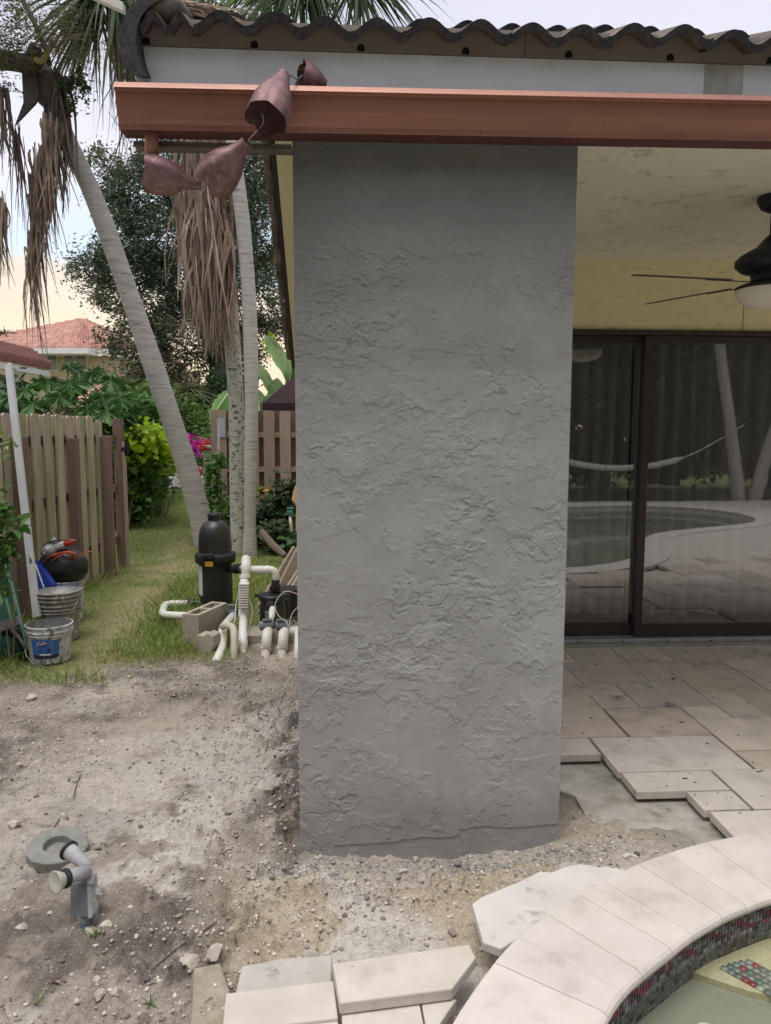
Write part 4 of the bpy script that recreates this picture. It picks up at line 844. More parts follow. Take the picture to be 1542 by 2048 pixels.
# dead palm leaf lying on the tiles
g = rnd(15); n = 60; c = HP(330, 6, .10) ; e_ = HP(490, 44, .06)
t = g.random(n); p0a = c + 0 * t[:, None] + g.normal(size=(n, 3)) * .01; dr = (e_ - c)[None] + g.normal(size=(n, 3)) * np.array([.05, .05, .02])
P, Fc = ribbons(p0a, dr, .34 * (.6 + .5 * g.random(n)), .012, .06, 6, 3, .05); mesh('dead_palm_leaf', P, Fc, M('straw', (.46, .36, .28), (.34, .26, .20), sc_=8, iv=.3), label='dry straw coloured palm leaf lying on the roof tiles', cat='dead leaf')
# ------------------------------------------------------------------ loose slabs beside the coping
def slab(pts, z, th, name, label, mat=m_slab, cat='paving slab', tilt=0, group=None):
    P = [G(x, y, z) for x, y in pts]; P = [p + tilt * (i in (0, 1)) * Z for i, p in enumerate(P)]
    return MB().prism([p - th * Z for p in P], th * Z).build(name, mat, bevel=.004, label=label, cat=cat, group=group)
slab([(665, 1926), (938, 1888), (952, 1914), (904, 1977), (680, 2006)], .150, .034, 'loose_paver', 'thick pale travertine slab with one corner cut off, lying proud of its neighbours')
slab([(452, 1986), (667, 1960), (676, 2036), (444, 2062)], .118, .034, 'loose_paver', 'flat pale slab left of the raised corner-cut slab')
slab([(683, 2024), (839, 2006), (852, 2070), (686, 2090)], .112, .03, 'loose_paver', 'pale slab half out of frame below the raised slab')
slab([(843, 2006), (914, 1997), (872, 2058), (855, 2070)], .112, .03, 'loose_paver', 'narrow wedge-cut slab touching the pool coping')
slab([(446, 2066), (676, 2040), (682, 2096), (438, 2110)], .108, .03, 'loose_paver', 'slab edge at the very bottom below the flat pale slab')
slab([(484, 1932), (560, 1917), (664, 1910), (662, 1962), (470, 1990)], .082, .03, 'concrete_slab', 'stained light grey slab lying lower behind the pale slabs', mat=M('stained_grey_slab', (.50, .475, .43), (.42, .39, .35), sc_=8, rough=.95, bump=.5, bs=60, c3=(.16, .14, .12), s3=10, t3=(.60, .68)))
slab([(388, 1936), (440, 1925), (462, 1990), (440, 2070), (380, 2080)], .062, .03, 'mortar_bed', 'ochre gritty mortar strip along the slabs', mat=M('ochre_mortar', (.40, .345, .27), (.29, .25, .19), sc_=22, rough=.97, bump=1, bs=80, bd=.006), cat='mortar')
flag = [(944, 1806), (966, 1792), (1005, 1776), (1040, 1762), (1079, 1742), (1104, 1744), (1130, 1733), (1158, 1727), (1185, 1731), (1203, 1734), (1225, 1716), (1254, 1704), (1272, 1708), (1290, 1726), (1216, 1762), (1158, 1797), (1083, 1840), (1030, 1880), (1002, 1897), (966, 1884)]
slab(flag, .136, .03, 'broken_flagstone', 'irregular broken white flagstone with a grey scrape between pillar and coping', cat='flagstone', mat=M('white_flagstone', (.66, .63, .59), (.56, .53, .50), sc_=6, rough=.8, bump=.5, bs=40, c3=(.36, .35, .33), s3=9, t3=(.60, .72)))
# ------------------------------------------------------------------ stones
def gp_(x, y): p = G(x, y, .03); return np.array([p[0], p[1], float(gz(p[0], p[1]) + gfine(p[0], p[1]))])
def stone(px, py, wpx, label, seed, flat=.6, mat=m_rock, group=None):
    p = gp_(px, py); r = wpx / 2 / F * (p[1] * cP + (CH) * sP); q = MB().rock(p + np.array([0, 0, r * flat * .45]), r, seed, flat, 2)
    v_ = np.array(q.v); c = v_.mean(0); g = rnd(seed); 
    for _ in range(7):
        nn_ = g.normal(size=3); nn_ /= np.linalg.norm(nn_); h = r * (.55 + .25 * g.random()) * (.7 if abs(nn_[2]) > .5 else 1); dd_ = (v_ - c) @ nn_; k = dd_ > h; v_[k] -= np.outer(dd_[k] - h, nn_)
    return mesh('stone', v_, q.f, mat, label=label, cat='stone', group=group)
stone(196, 1694, 17, 'pale angular stone just right of the concrete ring', 21, 1.0)
stone(127, 1616, 17, 'small white stone on dark soil behind the concrete ring', 22)
stone(203, 1478, 18, 'flat white stone alone in the middle of the dirt patch', 23, .4)
stone(62, 1390, 22, 'whitish stone at the ragged grass edge far left', 24, .8)
stone(30, 1642, 26, 'buff stone left of the concrete ring near the frame edge', 25)
stone(432, 1698, 46, 'large flat pale rock half buried in the slope toward the pillar', 26, .45)
stone(540, 1624, 36, 'angular beige rock close to the lower left of the pillar', 27, .6)
stone(460, 1634, 40, 'long low dirt-caked rock in the slope below the trench', 28, .35)
stone(182, 1866, 30, 'ragged pale stone at the foot of the lamp box', 29, .9)
stone(213, 1860, 28, 'chalky lump just right of the lamp box foot', 30, .7)
stone(42, 1845, 28, 'dull grey stone left of the lamp box', 31, .6)
stone(193, 1944, 21, 'round flat disc-like pale stone below the lamp box', 32, .3)
stone(430, 2001 - 76, 40, 'cream limestone lump above the ochre mortar strip', 33, .7)
stone(378, 1922, 42, 'knobbly yellowish limestone rock by the slab corner', 34, .7)
stone(196, 1992, 28, 'cream rock near the bottom left among dark soil', 35, .8)
stone(229, 1990, 20, 'tan rock beside the cream rock at bottom', 36, .8)
stone(286, 2014, 20, 'flat pale stone with a weed beside it at bottom', 37, .4)
stone(428, 1868, 16, 'oval pale pebble lying flat in sandy dirt', 38, .3)
stone(152, 1969, 13, 'tan round pebble left of the disc-like stone', 39, .9)
stone(905, 1875, 22, 'crumbly buff stone against the flagstone edge', 40, .9)
stone(832, 1713, 15, 'white stone perched against the pillar foot', 41, 1.0)
stone(620, 1900, 28, 'buff stone behind the stained grey slab', 42, .6)
stone(258, 1345, 12, 'white pebble at the edge of grass and dirt', 43, .5)
stone(555, 1790, 17, 'pale shell-like stone under the pillar corner', 44, .4)
g = rnd(50); k = 0
while k < 70:
    x, y = g.uniform(5, 900), g.uniform(1400, 2040)
    if (y < 1745 and x > 590) or (y > 1880 and x > 440): continue
    stone(x, y, g.uniform(6, 13), 'small pale pebble lying on the bare dirt', 100 + k, .6, group='small pebbles on the dirt'); k += 1
# twigs and weeds
for k, (pts, lab) in enumerate((([(118, 1622), (104, 1648), (88, 1672)], 'thin dark root behind the concrete ring'), ([(88, 1838), (104, 1858)], 'short dark stick stuck in the dirt left of the lamp box'), ([(300, 1938), (318, 1922), (345, 1902), (372, 1888)], 'reddish root across the dark soil at bottom'), ([(430, 1840), (410, 1856), (396, 1866)], 'short twig on sandy dirt'), ([(160, 1536), (150, 1560), (146, 1580)], 'fine twig in the middle dirt'))):
    MB().tube([gp_(*p) + .006 * Z for p in pts], .0028, 6).build('twig', m_twig, label=lab, cat='twig')
for (px, py, lab, s) in ((108, 1958, 'dry grass sprig with pale stems at bottom left', 1), (300, 2000, 'small green weed beside the flat stone', 2), (135, 1548, 'tiny yellow green weed on the dirt', 3), (192, 1882, 'small weed at the foot of the lamp box', 4), (515, 1465, 'dry weed on the slope by the pillar', 5), (70, 1998, 'thin green grass sprig in the bottom left corner', 6)):
    g = rnd(s + 60); p = gp_(px, py); n = 9; d = g.normal(size=(n, 3)) * .7; d[:, 2] = abs(d[:, 2]) + .5
    P, Fc = ribbons(np.repeat(p[None], n, 0), d, g.uniform(.03, .075, n), .006, .3, 4, s); mesh('weed', P, Fc, m_thatch if s in (1, 5) else lf_lite, label=lab, cat='weed')
# ------------------------------------------------------------------ concrete ring, lamp box
c = gp_(110, 1700); c = G(112, 1690, .055); R1 = 52 / F * 3.0 ; ring = thing('concrete_ring', (*c[:2], 0.0), 'round grey concrete donut lying tilted on the dirt', 'concrete ring')
ax = np.array([.10, -.10, 1.]); cb = c - .05 * Z + np.array([0, .01, 0])
q = MB().lathe([(.036, .0), (.105, 0), (.110, .008), (.112, .048), (.104, .053), (.060, .054), (.052, .05), (.050, .022), (.0, .020)], cb, ax, n=14, mod=lambda r, h, qq, t: (r * (1 + .02 * math.sin(3 * qq)), h))
q.build('ring_body', M('grey_cast_concrete', (.27, .27, .245), (.21, .21, .19), sc_=16, rough=.95, bump=.7, bs=90, c3=(.34, .33, .29), s3=12, t3=(.55, .7)), ring, bevel=.002)
lb = thing('garden_light', G(168, 1850, .03), 'grey twin spotlight holders on a battered electrical box stuck in the dirt', 'garden light')
def lp(x, y, Yd): return A(x, y, Yd)
bY = 2.27
bx = [lp(140, 1767, bY), lp(176, 1766, bY), lp(180, 1836, bY - .03), lp(141, 1832, bY - .03)]
MB().prism(bx, np.array([.008, .05, .01])).build('junction_box', m_ebox, lb, bevel=.002)
MB().prism([lp(173, 1765, bY - .004), lp(180, 1766, bY - .004), lp(184, 1836, bY - .034), lp(176, 1838, bY - .034)], np.array([.004, .05, .01])).build('box_flange', m_dusty, lb, bevel=.002)
h0, h1_ = lp(176, 1742, bY + .01), lp(130, 1757, bY - .06)
MB().lathe([(.0, 0), (.021, 0), (.021, np.linalg.norm(h1_ - h0))], h0, h1_ - h0, n=22).build('lamp_holder', m_dusty, lb, smooth=True)
ax = h1_ - h0; ax /= np.linalg.norm(ax)
MB().lathe([(.021, -.006), (.029, -.005), (.030, .0), (.029, .008), (.021, .009)], h1_ - ax * .002, ax, n=24).build('gasket', m_blackr, lb, smooth=True)
MB().lathe([(.022, .006), (.026, .014), (.034, .03), (.0345, .034), (.031, .033), (.0, .029)], h1_, ax + np.array([-.25, -.25, -.05]), n=26).build('bulb', m_glass_lens, lb, smooth=True)
h2_, h3_ = lp(178, 1735, bY + .03), lp(139, 1702, bY + .08); ax = h3_ - h2_; ax /= np.linalg.norm(ax); Ln = np.linalg.norm(h3_ - h2_)
MB().lathe([(.0, -.004), (.015, 0), (.019, Ln * .3), (.024, Ln * .75), (.026, Ln)], h2_, ax, n=22).build('lamp_holder', m_dusty, lb, smooth=True)
MB().lathe([(.025, -.002), (.032, 0), (.032, .009), (.026, .012), (0, .012)], h3_, ax, n=24).build('gasket', m_blackr, lb, smooth=True)
MB().tube(spline([lp(172, 1722, bY + .05), lp(178, 1738, bY + .03), lp(182, 1756, bY + .01), lp(180, 1768, bY)], 5), [.012] * 16, 12).build('arm', m_dusty, lb, smooth=True)
MB().tube([lp(193, 1775, bY + .03), lp(192, 1800, bY + .02), lp(190, 1850, bY)], .0095, 12).build('conduit', m_dusty, lb, smooth=True)
MB().tube([lp(193, 1776, bY + .03), lp(192, 1798, bY + .02)], .0135, 12).build('conduit_collar', m_dusty, lb, smooth=True)
MB().tube([lp(192, 1788, bY + .015), lp(203, 1789, bY + .0)], .004, 8).build('wing_screw', m_dusty, lb)
MB().tube([lp(167, 1832, bY), lp(167, 1849, bY - .01)], .0125, 12).build('conduit_stub', m_dusty, lb, smooth=True)
MB().tube([lp(167, 1845, bY - .01), lp(167, 1862, bY - .015)], .0105, 12).build('blue_stub', M('blue_grey_pipe', (.08, .15, .26), rough=.6), lb, smooth=True)
g = rnd(88); q = MB()
for _ in range(26):
    t = g.random(); p = lp(176 + g.uniform(-5, 8), 1728 + 95 * t, bY + .012 - .01 * t); q.rock(p, g.uniform(.003, .009), int(g.integers(1e6)), .9, 1)
q.build('dried_mortar', m_dusty, lb, kind='stuff')
# ------------------------------------------------------------------ pool filter, pump and plumbing
def FY(y): return 6.75
fY = 6.75; fc0 = A(433, 1219, fY); fc0[2] = 0
px2 = lambda p: p / F * (fY * cP + .1)
filt = thing('pool_filter', fc0, 'black upright pool filter canister with domed lid and clamp band', 'pool filter')
zz = lambda y: float(A(433, y, fY)[2])
R_ = px2(33)
MB().lathe([(0, 0.0), (R_ * .86, 0), (R_ * .96, .03), (R_, .08), (R_, zz(1122))], fc0, n=40).build('tank_body', m_blackp, filt, smooth=True)
MB().lathe([(R_ * 1.0, zz(1126)), (R_ * 1.19, zz(1123)), (R_ * 1.22, zz(1117)), (R_ * 1.22, zz(1109)), (R_ * 1.15, zz(1105)), (R_ * .98, zz(1104))], fc0, n=40).build('clamp_band', m_blackr, filt, smooth=True)
MB().lathe([(R_ * .99, zz(1104)), (R_ * .985, zz(1085)), (R_ * .96, zz(1070)), (R_ * .86, zz(1056)), (R_ * .70, zz(1048)), (R_ * .5, zz(1042)), (R_ * .40, zz(1040)), (0, zz(1039))], fc0, n=40).build('tank_lid', m_blackp, filt, smooth=True)
MB().lathe([(R_ * .38, zz(1045)), (R_ * .39, zz(1033)), (R_ * .42, zz(1031)), (R_ * .42, zz(1027)), (R_ * .36, zz(1026)), (R_ * .33, zz(1029)), (0, zz(1029))], fc0, n=28).build('cap', m_blackp, filt, smooth=True)
q = MB().box(A(416, 1113, fY - .19) , (.11, .035, .05)); q.build('clamp_knob', m_blackr, filt, bevel=.012)
MB().box(A(418, 1128, fY - .185), (.07, .004, .045), (U, V, Z)).build('warning_tag', m_yel, filt)
q = MB(); ll = []
for y0, y1 in ((1128, 1186),):
    for k in range(5):
        a = rad(196 + k * 9); ll.append((math.cos(a), math.sin(a)))
    for k in range(4):
        (x0, y0_), (x1, y1_) = ll[k], ll[k + 1]; rr = R_ + .002
        q.add([fc0 + np.array([x0 * rr, y0_ * rr, zz(y1)]), fc0 + np.array([x1 * rr, y1_ * rr, zz(y1)]), fc0 + np.array([x1 * rr, y1_ * rr, zz(y0)]), fc0 + np.array([x0 * rr, y0_ * rr, zz(y0)])], [(0, 1, 2, 3)])
q.build('label', m_flab, filt)
# ports
def cyl(a, b, r, name, mat, par, n=18, rib=0):
    q = MB().tube([a, b], r, n)
    return q.build(name, mat, par, smooth=False, bevel=.002)
cyl(A(404, 1207, fY - .05), A(376, 1207, fY - .05), .032, 'port', m_blackp, filt); cyl(A(390, 1207, fY - .05), A(377, 1207, fY - .05), .046, 'union_nut', m_blackr, filt, 12)
cyl(A(462, 1139, fY - .05), A(476, 1138, fY - .1), .032, 'port', m_blackp, filt); cyl(A(470, 1138, fY - .09), A(483, 1137, fY - .15), .044, 'union_nut', m_blackr, filt, 12)
pipes = thing('pool_plumbing', G(490, 1300, 0), 'run of white plastic pool pipes and elbows coming out of the dirt beside the pillar', 'pipes')
def pipe(pts, r=.029, name='pipe', mat=m_pvc, rc=.05, smooth=True): return MB().tube(rpath([A(*p) for p in pts], rc), r, 18).build(name, mat, pipes, smooth=smooth)
def coll(a, b, r=.036, mat=m_pvc, name='coupling', n=20): return MB().tube([A(*a), A(*b)], r, n).build(name, mat, pipes, bevel=.003)
y5 = 5.55
pipe([(377, 1207, 6.70), (330, 1208, 6.66), (324, 1230, 6.1), (372, 1232, 5.95), (430, 1234, 5.9)], .032, rc=.12)
pipe([(448, 1222, 6.1), (458, 1224, 6.0)], .03)
coll((455, 1223, 5.98), (476, 1224, 5.95), .030, m_gpvc, 'valve'); MB().box(A(464, 1211, 5.95), (.075, .03, .02)).build('valve_handle', m_gpvc, pipes, bevel=.004)
pipe([(466, 1232, 5.9), (444, 1258, 5.55), (445, 1296, 5.45), (432, 1326, 5.15)], .033, rc=.09); coll((444, 1270, 5.52), (445, 1284, 5.49), .037)
pipe([(445, 1254, 5.5), (450, 1250, 5.48), (468, 1254, 5.42), (469, 1340, 5.15)], .027, rc=.07, mat=m_pvc2); coll((469, 1262, 5.40), (469, 1272, 5.38), .031, m_pvc2)
# tall check-valve riser
pipe([(492, 1118, 6.0), (492, 1160, 5.95)], .038, rc=.05)
P, Fc = ICO[2]; c = A(492, 1119, 6.0); mesh('elbow_cap', P * np.array([.039, .039, .036]) + c, Fc, m_pvc, pipes, smooth=True)
coll((490, 1150, 5.95), (490, 1158, 5.94), .046); pipe([(489, 1158, 5.93), (488, 1232, 5.85)], .036)
for k in range(10): y = 1168 + 5 * k; MB().box(A(488, y, 5.81), (.078, .055, .011)).build('rib', m_pvc, pipes, bevel=.002)
coll((488, 1219, 5.86), (487, 1234, 5.84), .043); pipe([(487, 1234, 5.84), (486, 1262, 5.6), (486, 1300, 5.42)], .034, rc=.1)
coll((486, 1268, 5.56), (486, 1300, 5.44), .037, M('new_pvc', (.76, .78, .83), rough=.3)); pipe([(486, 1298, 5.42), (485, 1340, 5.2)], .028, mat=m_pvc2)
pipe([(484, 1137, 6.55), (492, 1133, 6.05)], .03)
pipe([(497, 1139, 6.0), (552, 1140, 6.0), (551, 1166, 6.0)], .032, rc=.10); coll((532, 1139.5, 6.0), (538, 1139.5, 6.0), .035)
coll((551, 1159, 6.0), (551, 1172, 6.0), .035, m_blackp); coll((550, 1172, 6.0), (550, 1182, 6.0), .044, m_blackr, 'union_nut', 10)
pipe([(545, 1216, 5.75), (544, 1228, 5.7), (540, 1246, 5.62)], .026, rc=.04)
for x0, x1, xc in ((520, 549, 534), (553, 578, 562)):
    coll((x0, 1252, 5.62), (x1, 1248, 5.62), .037, m_gpvc, 'valve', 12); MB().box(A(xc, 1240, 5.6), (.07, .03, .016)).build('valve_handle', m_gpvc, pipes, bevel=.004)
MB().box(A(534, 1231, 5.6), (.028, .02, .06)).build('valve_handle', m_gpvc, pipes, bevel=.004)
for xx, mt in ((534, m_pvc), (567, m_pvc)):
    pipe([(xx + 4, 1262, 5.62), (xx, 1266, 5.40), (xx - 2, 1300, 5.33)], .037, mat=mt, rc=.05); c = A(xx + 1, 1270, 5.44); mesh('elbow_cap', P * .0375 + c, Fc, mt, pipes, smooth=True)
    coll((xx - 3, 1293, 5.35), (xx - 3, 1299, 5.34), .040, mt); pipe([(xx - 3, 1298, 5.34), (xx - 3, 1340, 5.2)], .032, mat=m_pvc2)
pipe([(584, 1262, 5.45), (604, 1262, 5.4), (604, 1275, 5.4)], .033, rc=.04); pipe([(597, 1262, 5.4), (594, 1340, 5.2)], .028)
# pump
pc = A(546, 1243, 5.95); pc[2] = 0; pump = thing('pool_pump', pc, 'black pool pump strainer pot with round lid among the white pipes', 'pool pump')
zp = lambda y: float(A(546, y, 5.95)[2]); rp_ = 26 / F * 6.1
MB().lathe([(0, .05), (rp_ * .9, .05), (rp_ * .98, zp(1240)), (rp_ * 1.0, zp(1215)), (rp_ * .86, zp(1198)), (0, zp(1198))], pc, n=28).build('pump_body', m_blackp, pump, smooth=True)
MB().lathe([(rp_ * .85, zp(1203)), (rp_ * 1.05, zp(1199)), (rp_ * 1.10, zp(1191)), (rp_ * 1.02, zp(1188)), (rp_ * .75, zp(1187)), (rp_ * .7, zp(1189)), (0, zp(1188))], pc, n=28).build('lid', m_blackp, pump, smooth=True)
for dx in (-1, 1): MB().box(pc + np.array([dx * rp_ * 1.1, -.02, zp(1190)]), (.05, .035, .022)).build('lid_handle', m_blackr, pump, bevel=.006)
cyl(A(541, 1210, 5.82), A(543, 1217, 5.74), .038, 'union_nut', m_blackr, pump, 10); MB().box(pc + np.array([.02, .18, .17]), (.2, .3, .2)).build('motor', m_blackr, pump, bevel=.04)
MB().lathe([(.0, 0), (.13, 0), (.13, .22)], pc + np.array([.06, .34, .06]), n=20, caps=True).build('motor_foot', m_blackr, pump)
for k, (pts, c_) in enumerate((([(578, 1184, 5.8), (565, 1186, 5.75), (551, 1207, 5.65), (556, 1230, 5.6), (574, 1246, 5.5), (577, 1262, 5.45)], (.30, .42, .42)), ([(566, 1184, 5.85), (578, 1183, 5.85), (600, 1190, 5.8)], (.62, .40, .30)), ([(600, 1210, 5.7), (584, 1228, 5.6), (578, 1252, 5.5), (570, 1268, 5.43)], (.38, .42, .38)), ([(478, 1180, 5.9), (472, 1210, 5.85), (470, 1240, 5.7), (464, 1252, 5.6)], (.52, .54, .46)), ([(499, 1200, 5.8), (505, 1220, 5.7), (500, 1250, 5.6), (494, 1276, 5.5)], (.35, .34, .28)), ([(598, 1252, 5.5), (588, 1241, 5.5), (580, 1250, 5.5), (572, 1262, 5.45)], (.30, .42, .42)))):
    MB().tube(spline([A(*p) for p in pts], 6), .004, 6).build('wire', M('wire_%d' % k, c_, rough=.5), pipes, smooth=True)
# concrete blocks
def blk(name, c, d, l, w, h, label, holes=True, rot=0):
    d = np.array([d[0], d[1], 0.]); d /= np.linalg.norm(d); s = np.array([-d[1], d[0], 0]); q = MB(); t = .03
    if holes:
        q.box(c + s * (w / 2 - t / 2), (l, t, h), (d, s, Z)); q.box(c - s * (w / 2 - t / 2), (l, t, h), (d, s, Z))
        for x in (-l / 2 + t / 2, 0, l / 2 - t / 2): q.box(c + d * x, (t, w - 2 * t, h * .999), (d, s, Z))
        q.box(c - Z * h * .2, (l - 2 * t, w - 2 * t, h * .5), (d, s, Z))
    else: q.box(c, (l, w, h), (d, s, Z))
    return q.build(name, m_cmu, label=label, cat='concrete block')
p = A(374, 1290, 5.5); p[2] = 0; e2 = A(437, 1262, 6.0); d = e2 - p; d[2] = 0
c = (A(385, 1262, 5.62) + A(437, 1238, 5.93)) / 2; c[2] = .115
blk('concrete_block', c, (A(437, 1238, 6.0) - A(385, 1262, 5.62))[:2], .44, .14, .23, 'pale hollow concrete block on edge in the grass before the filter')
c = A(414, 1300, 5.35); c[2] = .07; q = MB().prism([c + np.array(v) for v in ((-.085, 0, -.09), (.02, -.01, -.09), (.05, -.01, -.01), (.045, 0, .05), (.0, 0, .072), (-.02, 0, .055), (-.07, 0, .062), (-.095, 0, .02))], np.array([.03, .12, 0]))
q.build('broken_block', m_cmu, label='broken chunk of concrete block in front of the hollow block', cat='concrete block', bevel=.006)
MB().box(A(545, 1268, 5.75) * np.array([1, 1, 0]) + .03 * Z, (.42, .30, .06)).build('pump_pad', m_cmu, label='low concrete pad under the pump', cat='concrete pad', bevel=.006)
# stack of leaning boards
lum = [((513, 1245, 6.6), (566, 1180, 6.9), .10), ((519, 1225, 6.75), (590, 1108, 7.1), .12), ((536, 1232, 6.7), (600, 1104, 7.0), .10), ((552, 1222, 6.6), (598, 1150, 6.85), .09), ((562, 1225, 6.5), (600, 1160, 6.75), .09), ((576, 1225, 6.4), (604, 1172, 6.6), .09), ((580, 1240, 6.3), (610, 1190, 6.5), .09), ((506, 1250, 6.5), (548, 1196, 6.7), .09), ((545, 1230, 6.8), (606, 1118, 7.2), .10)]
for k, (a, b_, wd) in enumerate(lum):
    a, b_ = A(*a), A(*b_); d = b_ - a; Ln = np.linalg.norm(d); d /= Ln; s = np.cross(d, np.array([0, 1., 0])); s /= np.linalg.norm(s); s = s * math.cos(.5) + np.cross(d, s) * math.sin(.5); n_ = np.cross(d, s)
    MB().box((a + b_) / 2, (Ln + .1, wd, .035), (d, s, n_)).build('board', m_wood, label=['short pale board lowest in the pile of leaning lumber', 'long pale board on the left of the leaning lumber pile', 'long board second from left, its top end against the pillar edge', 'short board in the middle of the lumber pile, front row', 'second short board in the front row of lumber', 'third short board in the front row of lumber near the pillar', 'dark low board nearest the pillar in the pile', 'greyish board poking out left under the pile', 'long board hidden furthest back in the pile'][k], cat='board', group='leaning lumber boards', bevel=.004)
# ------------------------------------------------------------------ left fence (shadowbox pickets)
FL0, FL1 = np.array([-3.30, 4.0, 0]), np.array([-3.12, 8.72, 0]); fd = FL1 - FL0; fLn = np.linalg.norm(fd); fd /= fLn; fn = np.array([fd[1], -fd[0], 0])   # fn towards the yard
fence = thing('picket_fence', FL0, 'weathered mossy wooden privacy fence on the left with posts', 'fence')
def fpt(t, o, z): return FL0 + fd * t + fn * o + Z * z
g = rnd(31)
def picket(par, P0_, d, n, w, th, h, mat, z0=.03, lean=0.0, name='picket'):
    c = .022; ol = [P0_ - d * w / 2 + Z * z0, P0_ + d * w / 2 + Z * z0, P0_ + d * (w / 2 + lean) + Z * (h - c), P0_ + d * (w / 2 - c + lean) + Z * h, P0_ + d * (-w / 2 + c + lean) + Z * h, P0_ + d * (-w / 2 + lean) + Z * (h - c)]
    q = MB().prism(ol, n * th); return q.build(name, mat, par)
t = .05
while t < fLn - .35:
    gate = t > fLn - .75
    picket(fence, fpt(t, .02, 0), fd, fn, .138, .017, (1.765 if not gate else 1.73) + g.uniform(-.008, .008), m_picket, .02 + g.uniform(0, .03), g.uniform(-.006, .006))
    picket(fence, fpt(t + .115, -.06, 0), fd, -fn, .138, .017, (1.76 if not gate else 1.70) + g.uniform(-.008, .008), m_picket, .02, g.uniform(-.006, .006)); t += .23
for z in (.35, .95, 1.52): MB().box(fpt(fLn / 2, -.02, z), (fLn - .1, .04, .085), (fd, fn, Z)).build('rail', m_post, fence)
for yy, hh, ww in ((6.42, 1.56, .11), (7.43, 1.54, .095), (8.22, 1.55, .10)):
    MB().box(fpt(yy - 4.0, .085, hh / 2), (ww * .9, ww, hh), (fd, fn, Z)).build('post', m_post, fence, bevel=.004)
MB().box(fpt(fLn, .03, .88), (.09, .10, 1.74), (fd, fn, Z)).build('post', m_post, fence, bevel=.004)
MB().box(fpt(fLn + .0, .088, .74), (.075, .022, 1.48), (fd, fn, Z)).build('trim_board', m_pick2, fence, bevel=.002)
hg = MB().box(fpt(fLn + .02, .11, 1.40), (.05, .03, .16), (fd, fn, Z)); hg.box(fpt(fLn - .06, .11, 1.40), (.14, .018, .05), (fd, fn, Z)); hg.build('gate_hinge', m_black, fence, bevel=.004)
# aluminium straightedge pole
b0, b1 = A(74, 1235, 5.55), A(17, 728, 6.25); d = b1 - b0; Ln = np.linalg.norm(d); d /= Ln; s = np.cross(d, np.array([.2, 1, 0])); s /= np.linalg.norm(s); n_ = np.cross(d, s)
MB().box((b0 + b1) / 2, (Ln, .058, .03), (d, s, n_)).build('straightedge', m_pole, label='long pale metal straightedge leaning on the picket fence', cat='straightedge', bevel=.003)
# ------------------------------------------------------------------ buckets
def bucket(bx, by, Yd, r1, r0, h, label, mat, rimcol=None, ribs=(.86, .78), fill=None, name='bucket', nest=0):
    c = A(bx, by, Yd); c[2] = max(0, float(gz(c[0], c[1]))) ; t = thing(name, c, label, 'bucket')
    pr = [(0, 0), (r0, 0), (r0 + .004, .01)]; R = lambda z: r0 + (r1 - r0) * z / h
    for rb in sorted(ribs): z = rb * h; pr += [(R(z), z - .008), (R(z) + .010, z - .006), (R(z) + .010, z), (R(z), z + .004)]
    pr += [(R(h * .96), h * .965), (r1 + .006, h * .97), (r1 + .007, h), (r1 - .003, h + .002)]; inn = [(r1 - .004, h), (r0 - .003, h * .25 if not fill else fill), (0, h * .25 if not fill else fill)]
    MB().lathe(pr, c, n=36).build('bucket_body', mat, t, smooth=False); MB().lathe(inn, c, n=36).build('bucket_lining', m_gmetal if rimcol is None else rimcol, t, smooth=True)
    return t, c, R
tb, bc, BR = bucket(101, 1304, 5.18, .152, .128, .262, 'short splattered grey bucket with a torn blue label at the front', m_bucket)
# label wrapped on the front of the short bucket
def wrap(c, R, a0, a1, z0, z1, mat, off, name, par, n=8, wav=0):
    q = MB(); P = []; 
    for k in range(n + 1):
        a = rad(a0 + (a1 - a0) * k / n); zt_ = z1 + wav * math.sin(k / n * 5)
        for z in (z0, zt_): P.append(c + np.array([math.cos(a) * (R(z) + off), math.sin(a) * (R(z) + off), z]))
    q.add(P, [(2 * k, 2 * k + 2, 2 * k + 3, 2 * k + 1) for k in range(n)]); return q.build(name, mat, par)
wrap(bc, BR, 243, 318, .045, .178, m_lblue, .005, 'label', tb, 20, .006); wrap(bc, BR, 246, 316, .045, .072, m_navy, .0065, 'label_band', tb, 18); wrap(bc, BR, 266, 296, .070, .081, m_white, .008, 'label_strip', tb, 12)
q = []; 
for k, (a, z, da, dz) in enumerate(((262, .158, 4, -.022), (266, .136, 4, .03), (271, .150, 3, -.012), (274, .142, 3, .014), (277, .152, 3, -.012), (280, .146, 3, .014), (283, .156, 4, -.010))):
    pts = []
    for j in range(4): aa = rad(a + da * j / 3); zz_ = z + dz * j / 3 + .008; pts.append(bc + np.array([math.cos(aa) * (BR(zz_) + .009), math.sin(aa) * (BR(zz_) + .009), zz_]))
    MB().tube(pts, .0042, 5, flat=.5).build('logo_outline', m_red, tb); MB().tube([p + np.array([.0, -.004, .0]) for p in pts], .0018, 5).build('logo_stroke', m_white, tb)
def bail(c, r, h, p_end, par):
    pts = [c + np.array([-r * .98, .02, h])]; 
    for k in range(9):
        a = math.pi + math.pi * k / 8; pts.append(c + np.array([r * 1.03 * math.cos(a), -.02 + r * 1.0 * math.sin(a) * .9, h - .22 * math.sin(math.pi * k / 8) * .9]))
    MB().tube(pts, .003, 6).build('handle', m_steel, par, smooth=True)
bail(bc, .155, .20, None, tb)
tb2, c2, R2 = bucket(121, 1278, 5.72, .160, .132, .385, 'tall cement caked pair of nested buckets behind the front bucket', m_bucket2, ribs=(.92, .84, .74, .66, .60), fill=.33)
bail(c2, .162, .34, None, tb2)
tb3, c3, R3 = bucket(133, 1225, 6.3, .152, .130, .35, 'white bucket with blue paint on its rim under the black bag', m_bucket, ribs=(.90, .80), fill=.30)
